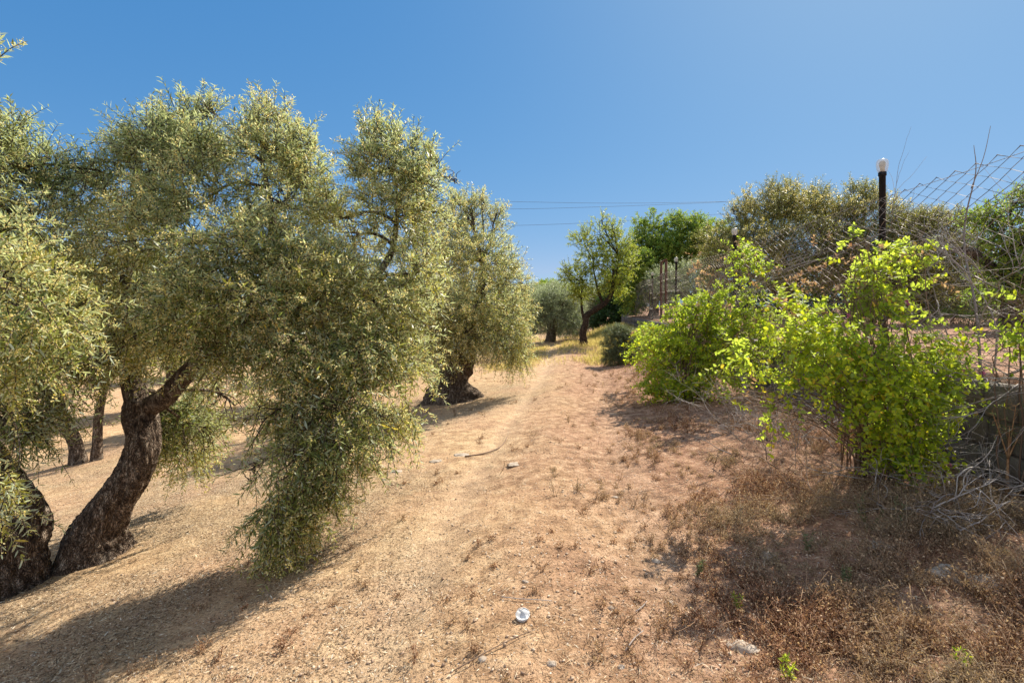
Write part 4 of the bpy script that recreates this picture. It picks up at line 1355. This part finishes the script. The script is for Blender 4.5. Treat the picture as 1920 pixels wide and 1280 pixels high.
# ------------------------------------------------------------------ fence
def zig(g, x0y, x1y, zb, zt, cell, rad, rng, sag=0.02):
    """chain link between two ground points: vertical zigzag wires"""
    a, b = np.array(x0y, dtype=float), np.array(x1y, dtype=float)
    L = np.linalg.norm(b - a)
    t = (b - a) / L
    nrm_ = np.array([-t[1], t[0]])
    n = int(L / cell)
    rows = int((zt - zb) / (cell * .5))
    k = np.arange(rows + 1)
    for i in range(n):
        s = i * cell + ((k + i) % 2) * cell
        x = a[0] + t[0] * s
        y = a[1] + t[1] * s
        off = ((k + i) % 2) * 0.004
        pos = np.stack([x, y, np.full_like(x, 0.7)], 1)
        bul = 0.05 * vnoise(np.stack([s * .9, k * .25, np.zeros(len(k))], 1), 3)
        z = zb + k * cell * .5 + 0.035 * np.sin(s * 1.25) * (k / rows) + .012 * vnoise(np.stack([s * 2, k * .5, k * 0.], 1), 5)
        P = np.stack([x + nrm_[0] * (off + bul), y + nrm_[1] * (off + bul), z], 1)
        yield P


def build_fence():
    rng = np.random.default_rng(9)
    fence = thing('chain_link_fence', (LX(L_WALL + .1, 4), 4, 1.1), 'sagging rusty chain-link fence running along the top of the terrace wall', 'fence')
    l = L_WALL + .1
    g = Geo()
    Ps = list(zig(g, (LX(l, 1.6), 1.6), (LX(l, Y_END), Y_END), 1.10, 2.80, .10, .0019, rng))
    tubes(g, np.stack(Ps), np.full(Ps[0].shape[0], .0040), 3)
    g.build('wire_mesh', M_WIRE, fence)
    g = Geo()
    for z, am in ((2.72, .02), (1.9, .02)):
        Yk = np.linspace(1.6, Y_END, 150)
        P = np.stack([LX(l, Yk) + .004, Yk, z + am * np.sin(Yk * 1.25)], 1)
        tubes(g, P, np.full(150, .0022), 4)
    g.build('straining_wire', M_WIRE, fence)
    # corner panel
    c = thing('chain_link_fence', (LX(l, Y_END) + .1, Y_END, 1.1), 'far corner panel of wire mesh on its low wall, where the fence turns away', 'fence')
    g = Geo()
    x0 = LX(l, Y_END)
    Ps = list(zig(g, (x0, Y_END + .1), (x0 + 5, Y_END + .1), 1.10, 2.5, .10, .002, rng))
    tubes(g, np.stack(Ps), np.full(Ps[0].shape[0], .0065), 3)
    g.build('wire_mesh', M_WIRE, c)
    for k, xx in enumerate((x0 - .06, x0 + 2.4)):
        g = Geo()
        tubes(g, [(xx, Y_END + .08, 1.05), (xx, Y_END + .08, 2.58)], [.035, .035], 8)
        g.build('post', M_RUST, c)


build_fence()


# ------------------------------------------------------------------ lamp posts
def lathe(g, prof, n=16, at=(0, 0, 0)):
    prof = np.asarray(prof, dtype=float)
    a = np.arange(n) * 2 * PI / n
    V = np.stack([prof[:, None, 0] * np.cos(a), prof[:, None, 0] * np.sin(a), np.broadcast_to(prof[:, None, 1], (len(prof), n))], -1) + np.asarray(at)
    idx = np.arange(len(prof) * n).reshape(len(prof), n)
    nx = np.roll(idx, -1, 1)
    g.add(V.reshape(-1, 3), np.stack([idx[:-1], nx[:-1], nx[1:], idx[1:]], -1).reshape(-1, 4))


def lamp_posts():
    x, y = LX(3.27, 5.42), 5.42
    z0 = 1.05
    r = thing('lamp_post', (x, y, z0), 'nearest black garden lamp post with a cracked clear glass globe, above the large rose bush', 'lamp post', 'black garden lamp posts along the fence')
    H = 3.0 - z0
    g = Geo()
    lathe(g, [(0.0, -.1), (.055, -.1), (.055, .02), (.031, .05), (.031, H - .02), (.038, H - .015), (.038, H + .02), (.03, H + .03), (0, H + .03)], 20, (x, y, z0))
    g.build('pole', M_BLACK, r, smooth=False)
    g = Geo()
    pr = [(.030, H + .02), (.040, H + .025), (.050, H + .05), (.057, H + .09), (.058, H + .12), (.048, H + .15), (.028, H + .162), (0.0, H + .165)]
    lathe(g, pr, 24, (x, y, z0))
    gl = g.build('glass_globe', M_GLASS, r, smooth=True)
    g = Geo()
    lathe(g, [(0, H + .03), (.022, H + .03), (.022, H + .07), (.03, H + .09), (.03, H + .12), (.02, H + .14), (0, H + .145)], 16, (x, y, z0))
    g.build('bulb', simple_mat('bulb_socket', (0.16, 0.13, 0.10), (0.3, 0.26, 0.2), rough=.5), r, smooth=True)
    rest = [(10.33, 3.25, 0.02, 'second black garden lamp post, rising out of the briar against the broad olive'), (16.2, 3.25, 0.0, 'third black garden lamp post, just right of the rusty frame'),
            (21.1, 3.25, -.14, 'far black lamp post left of the rusty frame, taller of a close pair'), (25.0, 3.72, -.22, 'farthest black lamp post, the lower of the close pair by the rusty frame')]
    for Y, l, dz, lab in rest:
        c = copy_tree(r, (LX(l, Y), Y, z0 + dz), .7 * Y, lab)


lamp_posts()


def gate_frame():
    l = 3.24
    Ya, Yb = 18.9, 17.9
    r = thing('gate_frame', (LX(l, 18.4), 18.4, 1.05), 'tall narrow rusty iron frame of two uprights and a top bar on the terrace', 'gate frame')
    for Y, h in ((Ya, 3.22), (Yb, 3.2)):
        g = Geo()
        x = LX(l, Y)
        bx(g, x - .04, Y - .04, .95, x + .04, Y + .04, h, .006)
        g.build('upright', M_RUST, r)
    g = Geo()
    tubes(g, [(LX(l, Ya + .05), Ya + .05, 3.245), (LX(l, Yb - .05), Yb - .05, 3.245)], [.035, .035], 6)
    g.build('top_bar', M_RUST, r)


gate_frame()


# ------------------------------------------------------------------ overhead cables
def cables():
    D = 85.0
    rows = [
        ([(400, 368), (895, 377), (1150, 381), (1370, 378), (1620, 371)], 'highest overhead cable crossing the sky, almost level'),
        ([(400, 390), (895, 392), (1090, 389), (1370, 378), (1620, 362)], 'middle overhead cable, meeting the highest one at the broad olive'),
        ([(500, 432), (960, 423), (1150, 415), (1370, 400), (1620, 380)], 'lowest overhead cable above the green trees, rising to the right'),
        ([(700, 545), (1000, 531), (1045, 527), (1180, 520)], 'faint far cable just over the distant treetops'),
    ]
    for i, (pts, lab) in enumerate(rows):
        d = D if i < 3 else 120
        P = np.array([W(px, py, d + 0.0) for px, py in pts])
        Q, _ = spline(P, np.ones(len(P)), 2.0)
        g = Geo()
        tubes(g, Q, np.full(len(Q), .022 if i < 3 else .03), 5)
        o = g.build('overhead_cable', M_CABLE, None, loc=Q[0])
        tag(o, lab, 'cable', 'overhead cables')


cables()


# ------------------------------------------------------------------ ground cover
def scatter_pts(rng, n, ymin, ymax, dens, lmin=-7.5, lmax=3.05, power=1.0):
    """points on the lower ground, denser near the camera, kept with probability dens(l, Y)"""
    Y = ymin * (ymax / ymin) ** (rng.uniform(0, 1, n) ** power)
    X = rng.uniform(-1.12, 1.12, n) * Y
    l = X - SH * Y
    ok = (l > lmin) & (l < lmax)
    l, Y, X = l[ok], Y[ok], X[ok]
    p = dens(l, Y)
    k = rng.uniform(0, 1, len(l)) < p
    l, Y, X = l[k], Y[k], X[k]
    return X, Y, height(l, Y), l


def flat_bits(geo, X, Y, Z, L, Wd, rng, tilt=.25, lift=.003):
    n = len(X)
    a = rng.uniform(0, 2 * PI, n)
    d = norm(np.stack([np.cos(a), np.sin(a), rng.normal(size=n) * tilt], 1))
    nn = norm(np.stack([rng.normal(size=n) * .5, rng.normal(size=n) * .5, np.ones(n)], 1))
    base = np.stack([X, Y, Z + lift + L * .5 * np.abs(d[:, 2])], 1) - d * L[:, None] * .5
    leaves(geo, base, d, nn, L, Wd, False, bend=.08)


def ground_cover():
    rng = np.random.default_rng(888)
    # straw and dry stalk bits
    g = Geo()

    def dens(l, Y):
        X = l + SH * Y
        v, li, ba = zones(l, Y)
        return np.clip(.30 + .55 * v + .35 * n2(X, Y, 2.2, 3, 5) - .25 * ba, .04, 1)
    X, Y, Z, l = scatter_pts(rng, 150000, 1.7, 13, dens)
    n = len(X)
    Ls = rng.uniform(.008, .045, n) * rng.choice([1, 1, 1, 1.8], n)
    flat_bits(g, X, Y, Z, Ls, rng.uniform(.0016, .0042, n), rng)
    tag(g.build('straw_litter', M_STRAW, None, loc=(0, 4, 0)), 'scattered dry straw and stalk bits over the track', 'litter', kind='stuff')

    # fallen olive leaves and blossom under the trees
    g = Geo()

    def dens2(l, Y):
        v, li, ba = zones(l, Y)
        return np.clip(li * (.8 + 1.1 * n2(l + SH * Y, Y, 1.7, 3, 131)) + .03, 0, 1)
    X, Y, Z, l = scatter_pts(rng, 300000, 2.0, 14, dens2, lmin=-9)
    n = len(X)
    Ls = rng.uniform(.003, .015, n) * rng.choice([1, 1, 1, 1, 1, 1, 3.2], n)
    flat_bits(g, X, Y, Z, Ls, np.minimum(Ls * .5, .007), rng, tilt=.35)
    tag(g.build('leaf_litter', M_LITTER, None, loc=(-3, 4, 0)), 'grey fallen leaves and dried blossom in the shade of the olives', 'litter', kind='stuff')

    # pebbles
    g = Geo()

    def dens3(l, Y):
        return np.clip(.25 + .5 * n2(l + SH * Y, Y, 1.5, 2, 15) + .25 * np.exp(-((l - .3) / .5) ** 2), .03, 1)
    X, Y, Z, l = scatter_pts(rng, 32000, 1.7, 16, dens3)
    n = len(X)
    r = .0035 + .011 * rng.uniform(0, 1, n) ** 4
    r = np.maximum(r, Y * .0008)
    octa = np.array([(1, 0, 0), (.2, 1, 0), (-1, .1, 0), (-.1, -1, 0), (.1, 0, .7), (0, .1, -.6), (.65, .65, .4), (-.6, -.6, .45)], dtype=float)
    F = np.array([(0, 6, 4), (6, 1, 4), (1, 2, 4), (2, 7, 4), (7, 3, 4), (3, 0, 4), (0, 1, 6), (2, 3, 7), (1, 0, 5), (2, 1, 5), (3, 2, 5), (0, 3, 5)])
    a = rng.uniform(0, 2 * PI, n)
    ca, sa = np.cos(a), np.sin(a)
    o = octa[None] * (1 + rng.normal(size=(n, 8, 1)) * .15)
    V = np.stack([o[..., 0] * ca[:, None] - o[..., 1] * sa[:, None] * .75, o[..., 0] * sa[:, None] + o[..., 1] * ca[:, None] * .75, o[..., 2] * .8], -1) * r[:, None, None]
    V += np.stack([X, Y, Z + r * .2], 1)[:, None]
    g.add(V.reshape(-1, 3), (np.arange(n)[:, None, None] * 8 + F[None]).reshape(-1, 3))
    tag(g.build('gravel', M_PEBBLE, None, loc=(0, 4, 0)), 'small pale pebbles strewn over the track', 'gravel', kind='stuff')

    # dried weeds on the verge: little branching plants
    g = Geo()

    def dens4(l, Y):
        X = l + SH * Y
        v, li, ba = zones(l, Y)
        p = sstep(.0, 1.5, l + .6 * n2(X, Y, 1.1, 3, 61)) * sstep(-.22, .30, n2(X, Y, 2.4, 3, 62))
        return np.clip(p + .025, 0, 1) * (Y < 14) * (1 - .8 * ba)
    X, Y, Z, l = scatter_pts(rng, 22000, 1.75, 14, dens4, lmin=-2.5, lmax=3.0, power=.9)
    n = len(X)
    base = np.stack([X, Y, Z - .004], 1)
    H = rng.uniform(.02, .085, n) * (.5 + .9 * sstep(-.2, .45, n2(X, Y, 2.4, 3, 62))) * (1 + .8 * sstep(.6, 2.4, l)) * rng.choice([1, 1, 1.6], n)
    m = 7
    s = np.repeat(base, m, 0) + rng.normal(size=(n * m, 3)) * [.012, .012, 0]
    Hh = np.repeat(H, m)
    out = norm(rng.normal(size=(n * m, 3)) * [1, 1, 0] + 1e-6)
    e = s + out * (Hh * rng.uniform(.2, 1.1, n * m))[:, None] + np.stack([0 * Hh, 0 * Hh, Hh * rng.uniform(.5, 1.1, n * m)], 1)
    mid = (s + e) / 2 + rng.normal(size=e.shape) * .01 + np.stack([0 * Hh, 0 * Hh, Hh * .15], 1)
    B = bez(s, s * .5 + mid * .5, mid, e, 5)
    tubes(g, B, np.linspace(.0017, .0010, 5), 3)
    q = 9
    idx = np.repeat(np.arange(n * m), q)
    pt = B[idx, rng.integers(1, 5, len(idx))] + rng.normal(size=(len(idx), 3)) * .008
    specks(g, pt, rng.uniform(.004, .012, len(pt)), rng)
    dd = norm(rng.normal(size=(len(pt[::2]), 3)) + [0, 0, .4])
    leaves(g, pt[::2], dd, norm(rng.normal(size=dd.shape)), rng.uniform(.010, .026, len(dd)), rng.uniform(.002, .005, len(dd)))
    tag(g.build('dry_weeds', M_WEED, None, loc=(1.5, 4, 0)), 'brown withered weeds covering the verge below the bushes', 'weeds', kind='stuff')

    # yellow grass by the almond tree
    g = Geo()
    n = 52000
    Yg = rng.uniform(14, 29, n)
    lg = rng.uniform(-3.0, 3.0, n)
    Xg = lg + SH * Yg
    p = sstep(-.2, .3, n2(Xg, Yg, .5, 3, 91) + .6 * sstep(-.2, 2.0, lg) - .12) * sstep(13, 16.5, Yg)
    p = np.clip(p + np.exp(-((Yg - 21) / 2.0) ** 2) * .35, 0, 1) * (1 - .8 * np.exp(-((lg + .8) / .35) ** 2))
    k = rng.uniform(0, 1, n) < p
    Xg, Yg, lg = Xg[k], Yg[k], lg[k]
    n = len(Xg)
    base = np.stack([Xg, Yg, height(lg, Yg) - .01], 1)
    d = norm(rng.normal(size=(n, 3)) * [.35, .35, 0] + [0, 0, 1])
    Ls = rng.uniform(.12, .42, n) * (.4 + .9 * sstep(-1, 2.4, lg))
    leaves(g, base, d, norm(rng.normal(size=(n, 3)) * [1, 1, .1]), Ls, rng.uniform(.010, .02, n), False, bend=.25)
    tag(g.build('yellow_grass', M_GRASS, None, loc=(2, 20, 0)), 'yellow dry grass around the foot of the almond tree', 'grass', kind='stuff')

    # short tan tufts further up the track and the verge
    g = Geo()

    def dens5(l, Y):
        X = l + SH * Y
        return np.clip(.55 * sstep(-.5, 1.2, l) + .6 * n2(X, Y, 1.9, 3, 95) - .05, 0, 1) * (1 - .8 * np.exp(-((l + .85) / .3) ** 2))
    X, Y, Z, l = scatter_pts(rng, 200000, 1.8, 40, dens5, lmin=-6, lmax=3.0)
    n = len(X)
    d = norm(rng.normal(size=(n, 3)) * [.9, .9, 0] + [0, 0, .8])
    Ls = rng.uniform(.015, .05, n) * np.clip(Y / 6, .8, 2.0)
    leaves(g, np.stack([X, Y, Z - .003], 1), d, norm(rng.normal(size=(n, 3))), Ls, np.maximum(.0016, Y * .0006), False, bend=.3)
    tag(g.build('dry_grass', M_WEED, None, loc=(0, 8, 0)), 'short parched grass along the track', 'grass', kind='stuff')


ground_cover()


# ------------------------------------------------------------------ small plants standing in the verge
def weeds():
    rng = np.random.default_rng(55)

    def stalk(px, Y, h, lab, mat, name='weed', cat='weed', leafc=40, spread=.2, n=3, ll=(.012, .028)):
        b = np.array(base_at(px, Y))
        r = thing(name, b, lab, cat)
        s, f = Geo(), Geo()
        for k in range(n):
            d = norm(np.array([rng.normal() * spread, rng.normal() * spread, 1]))
            e = b + d * h * rng.uniform(.7, 1)
            B = bez(b + rng.normal(size=3) * [.01, .01, 0], b * .6 + e * .4 + rng.normal(size=3) * .015, b * .3 + e * .7 + rng.normal(size=3) * .015, e, 10)
            tubes(s, B, np.linspace(.003, .001, 10), 5)
            i = rng.integers(1, 10, leafc)
            dd = norm(rng.normal(size=(leafc, 3)) + [0, 0, .5])
            leaves(f, B[i], dd, norm(rng.normal(size=dd.shape)), rng.uniform(*ll, leafc), rng.uniform(.003, .008, leafc))
        s.build('stem', M_SHOOT, r)
        f.build('foliage', mat, r)
    stalk(1625, 3.35, .26, 'pale green upright weed in the shade left of the twig heap', M_GREYSHRUB)
    stalk(1675, 3.3, .26, 'pale green thin weed right beside its twin below the rose bush', M_GREYSHRUB, n=2)
    stalk(1515, 3.2, .15, 'short greyish green weed in the bush shadow nearest the track', M_GREYSHRUB)
    stalk(1590, 2.75, .14, 'small tufted green weed low in the shadow patch', M_GREYSHRUB)
    stalk(1310, 3.0, .10, 'small olive-green weed at the left tip of the bush shadow', M_GREYSHRUB)
    stalk(1385, 2.65, .10, 'small yellow-tipped weed among the brown ones in the bush shadow', M_ALMOND)
    stalk(1480, 2.15, .10, 'little green sprout near the bottom of the bush shadow', M_ROSE)
    stalk(1800, 2.1, .09, 'little green sprout in the bottom right corner', M_ROSE)
    stalk(945, 5.0, .16, 'thin dark dry stalk standing alone on the track', M_WEED, leafc=14, n=1, spread=.05)
    stalk(112, 4.15, .10, 'bright green weed sprouting between the two near olive trunks', M_ROSE, leafc=90, spread=.9, n=5, ll=(.015, .03))
    stalk(60, 3.95, .08, 'small green weed at the foot of the stout edge trunk', M_ROSE, leafc=60, spread=.9, n=4, ll=(.015, .03))
    # the tall rusty weed on the right
    b = W(1888, 940, 3.55)
    b[2] = hxy(b[0], b[1])
    r = thing('dry_weed', b, 'tall rust-coloured dry weed with forked stems in front of the block wall', 'dry weed')
    g, f = Geo(), Geo()
    heads = [W(1905, 760, 3.5), W(1860, 770, 3.5), W(1925, 790, 3.5), W(1893, 800, 3.5)]
    fork = W(1890, 860, 3.55)
    tubes(g, bez(b, b * .6 + fork * .4, b * .3 + fork * .7, fork, 8), np.linspace(.011, .007, 8), 6)
    for h in heads:
        B = bez(fork, fork * .6 + h * .4 + [0, 0, .02], fork * .3 + h * .7, h, 10)
        tubes(g, B, np.linspace(.0055, .002, 10), 5)
        for k in range(12):
            s = B[rng.integers(4, 10)]
            e = s + norm(rng.normal(size=3) + [0, 0, .7]) * rng.uniform(.03, .07)
            tubes(g, np.array([s, (s + e) / 2 + rng.normal(size=3) * .004, e]), [.0016, .0012, .0009], 3)
            specks(f, e + rng.normal(size=(7, 3)) * .006, np.full(7, .008), rng)
    g.build('stem', simple_mat('rust_stem', (0.30, 0.15, 0.07), (0.46, 0.28, 0.14), scale=30), r)
    f.build('foliage', M_GREYSHRUB, r)
    # pink spent blooms on the rose bush
    for i, (px, py, Y) in enumerate([(1702, 572, 3.75), (1590, 592, 3.75), (1780, 872, 3.6), (1842, 700, 3.55), (1700, 566, 3.8)]):
        g = Geo()
        c = W(px, py, Y)
        for k in range(14):
            d = norm(rng.normal(size=3) + [0, 0, .4])
            leaves(g, c[None], d[None], norm(rng.normal(size=(1, 3))), np.array([.022]), np.array([.014]))
        o = g.build('rose_bloom', M_PINK, None, loc=c)
        o.parent = big_bush
        o.location = c - np.array(big_bush.location)


weeds()


# ------------------------------------------------------------------ stones, stick, can
def stones():
    rng = np.random.default_rng(66)
    S = [
        (1790, 1078, .12, .55, 'long flat half-buried pale rock right of the bush shadow'),
        (1868, 1097, .12, .7, 'flat whitish rock nearest the bottom right corner'),
        (1655, 1030, .08, 1.0, 'brownish rock among the weeds left of the long flat rock'),
        (1440, 1045, .055, .9, 'greyish stone inside the bush shadow'),
        (1615, 1228, .06, .5, 'round pale stone in the lower right, at the edge of the shadow'),
        (1395, 1215, .07, .5, 'flat grey stone at the lower end of the bush shadow'),
        (1230, 1052, .03, .8, 'small pale stone by the left tip of the bush shadow'),
        (1148, 1140, .028, .7, 'whitish stone lying right of the crushed can'),
        (1035, 1243, .022, .8, 'small square pale stone near the bottom of the track'),
        (1153, 932, .035, .5, 'pale flat stone on the track edge above the can'),
        (820, 864, .08, .16, 'flat pale stone set in the track, left of the fallen stick'),
        (868, 853, .11, .16, 'long flat pale stone touching the fallen stick'),
        (965, 870, .08, .12, 'flat pale stone in the middle of the track, right of the stick'),
        (745, 884, .06, .4, 'pale stone at the fringe of the hanging olive branch'),
        (145, 1062, .10, .8, 'rounded grey-brown stone against the foot of the leaning trunk'),
        (1260, 1130, .025, .7, 'tiny pale stone in the sunlit weeds left of the shadow'),
        (1165, 1250, .02, .8, 'tiny grey stone near the bottom edge'),
        (905, 1235, .02, .8, 'small pale stone on the sand, bottom left of the can'),
        (1500, 1130, .03, .7, 'small light stone in the gap of the bush shadow'),
        (985, 1090, .02, .8, 'tiny whitish stone above the crushed can'),
    ]
    for px, py, r, fl, lab in S:
        Y = 3.0
        for _ in range(12):
            X = (px - 960) * Y / FX
            Y = max(1.5, (EYE - hxy(X, Y)) * FX / (py - HOR))
        X = (px - 960) * Y / FX
        import bmesh
        bm = bmesh.new()
        bmesh.ops.create_icosphere(bm, subdivisions=3, radius=1)
        sd = int(rng.integers(1, 9999))
        V = np.array([v.co[:] for v in bm.verts])
        bmf = np.array([[v.index for v in f.verts] for f in bm.faces])
        bm.free()
        k = 1 + .35 * fbm(V * 1.3 + sd, 2, sd) + .12 * fbm(V * 4 + sd, 3, sd)
        q = np.round(V * 2.2) / 2.2
        V = (V * .7 + q * .3) * k[:, None] * r * [1, rng.uniform(.6, .85), fl * .7]
        a = rng.uniform(-.5, .5)
        V = V @ np.array([[math.cos(a), math.sin(a), 0], [-math.sin(a), math.cos(a), 0], [0, 0, 1]])
        c = np.array([X, Y, hxy(X, Y) - r * fl * .10])
        g = Geo()
        g.add(V + c, bmf)
        tag(g.build('stone', M_STONE, None, loc=c, smooth=True), lab, 'stone', 'loose stones on the ground')
    # fallen stick
    def on(px, py):
        Y = 4.0
        for _ in range(12):
            Y = (EYE - hxy((px - 960) * Y / FX, Y)) * FX / (py - HOR)
        X = (px - 960) * Y / FX
        return np.array([X, Y, hxy(X, Y) + .012])
    for pts, rr, lab in (([(872, 857), (905, 852), (932, 843), (945, 832), (951, 820)], .009, 'dark curved stick lying across the track by the flat stones'),
                         ([(940, 1122), (975, 1126), (1010, 1128), (1035, 1130)], .0025, 'thin dry stem on the sand just above the crushed can'),
                         ([(850, 1262), (920, 1222), (975, 1195), (998, 1186)], .0028, 'long thin brown stem crossing the sand below the can'),
                         ([(1172, 1224), (1190, 1200), (1206, 1186)], .0035, 'short pale stick in the right half of the track'),
                         ([(1192, 1150), (1205, 1140), (1213, 1130)], .003, 'short whitish stick above the pale one')):
        P = np.array([on(*p) for p in pts])
        P, R = spline(P, np.linspace(rr, rr * .5, len(P)), .03)
        g = Geo()
        tubes(g, P, R, 6)
        tag(g.build('stick', M_TWIG_BROWN if 'dark' in lab or 'brown' in lab else M_TWIG, None, loc=P[0]), lab, 'stick', 'sticks and stems on the track')
    # crushed can end
    c = on(980, 1160) + [0, 0, .004]
    root = thing('crushed_can', c, 'flattened white metal can lying on the sandy track', 'can')
    n, m = 28, 9
    a = np.arange(n) * 2 * PI / n
    rad = np.linspace(0, .034, m)
    R_, A_ = np.meshgrid(rad, a, indexing='ij')
    x, y = R_ * np.cos(A_) * (1 + .06 * np.sin(2 * A_)), R_ * np.sin(A_)
    z = -.005 * (R_ < .029) + .006 * (x + .6 * y > .004) * (R_ < .026) + .0025 * np.sin(5 * y / .034) + .002 * np.sin(4 * x / .034)
    ty = .38
    V = np.stack([x, y, z + .012], -1)
    low = np.stack([x[-1] * 1.0, y[-1] * 1.0, np.full(n, -.002)], -1)[None]
    V = np.concatenate([V, low]).reshape(-1, 3)
    V = V @ np.array([[1, 0, 0], [0, math.cos(ty), math.sin(ty)], [0, -math.sin(ty), math.cos(ty)]])
    V = V * [1, 1, 1] + c
    idx = np.arange((m + 1) * n).reshape(m + 1, n)
    nx = np.roll(idx, -1, 1)
    g = Geo()
    g.add(V, np.stack([idx[:-1], nx[:-1], nx[1:], idx[1:]], -1).reshape(-1, 4))
    g.build('body', M_CAN, root)
    g = Geo()
    a2 = np.linspace(0, 2 * PI, 33)
    P = np.stack([.0345 * np.cos(a2) * (1 + .06 * np.sin(2 * a2)), .0345 * np.sin(a2), np.full(33, .013)], -1)
    P = P @ np.array([[1, 0, 0], [0, math.cos(ty), math.sin(ty)], [0, -math.sin(ty), math.cos(ty)]]) + c
    tubes(g, P, np.full(33, .0018), 6)
    g.build('rim', M_CAN, root, smooth=True)


stones()
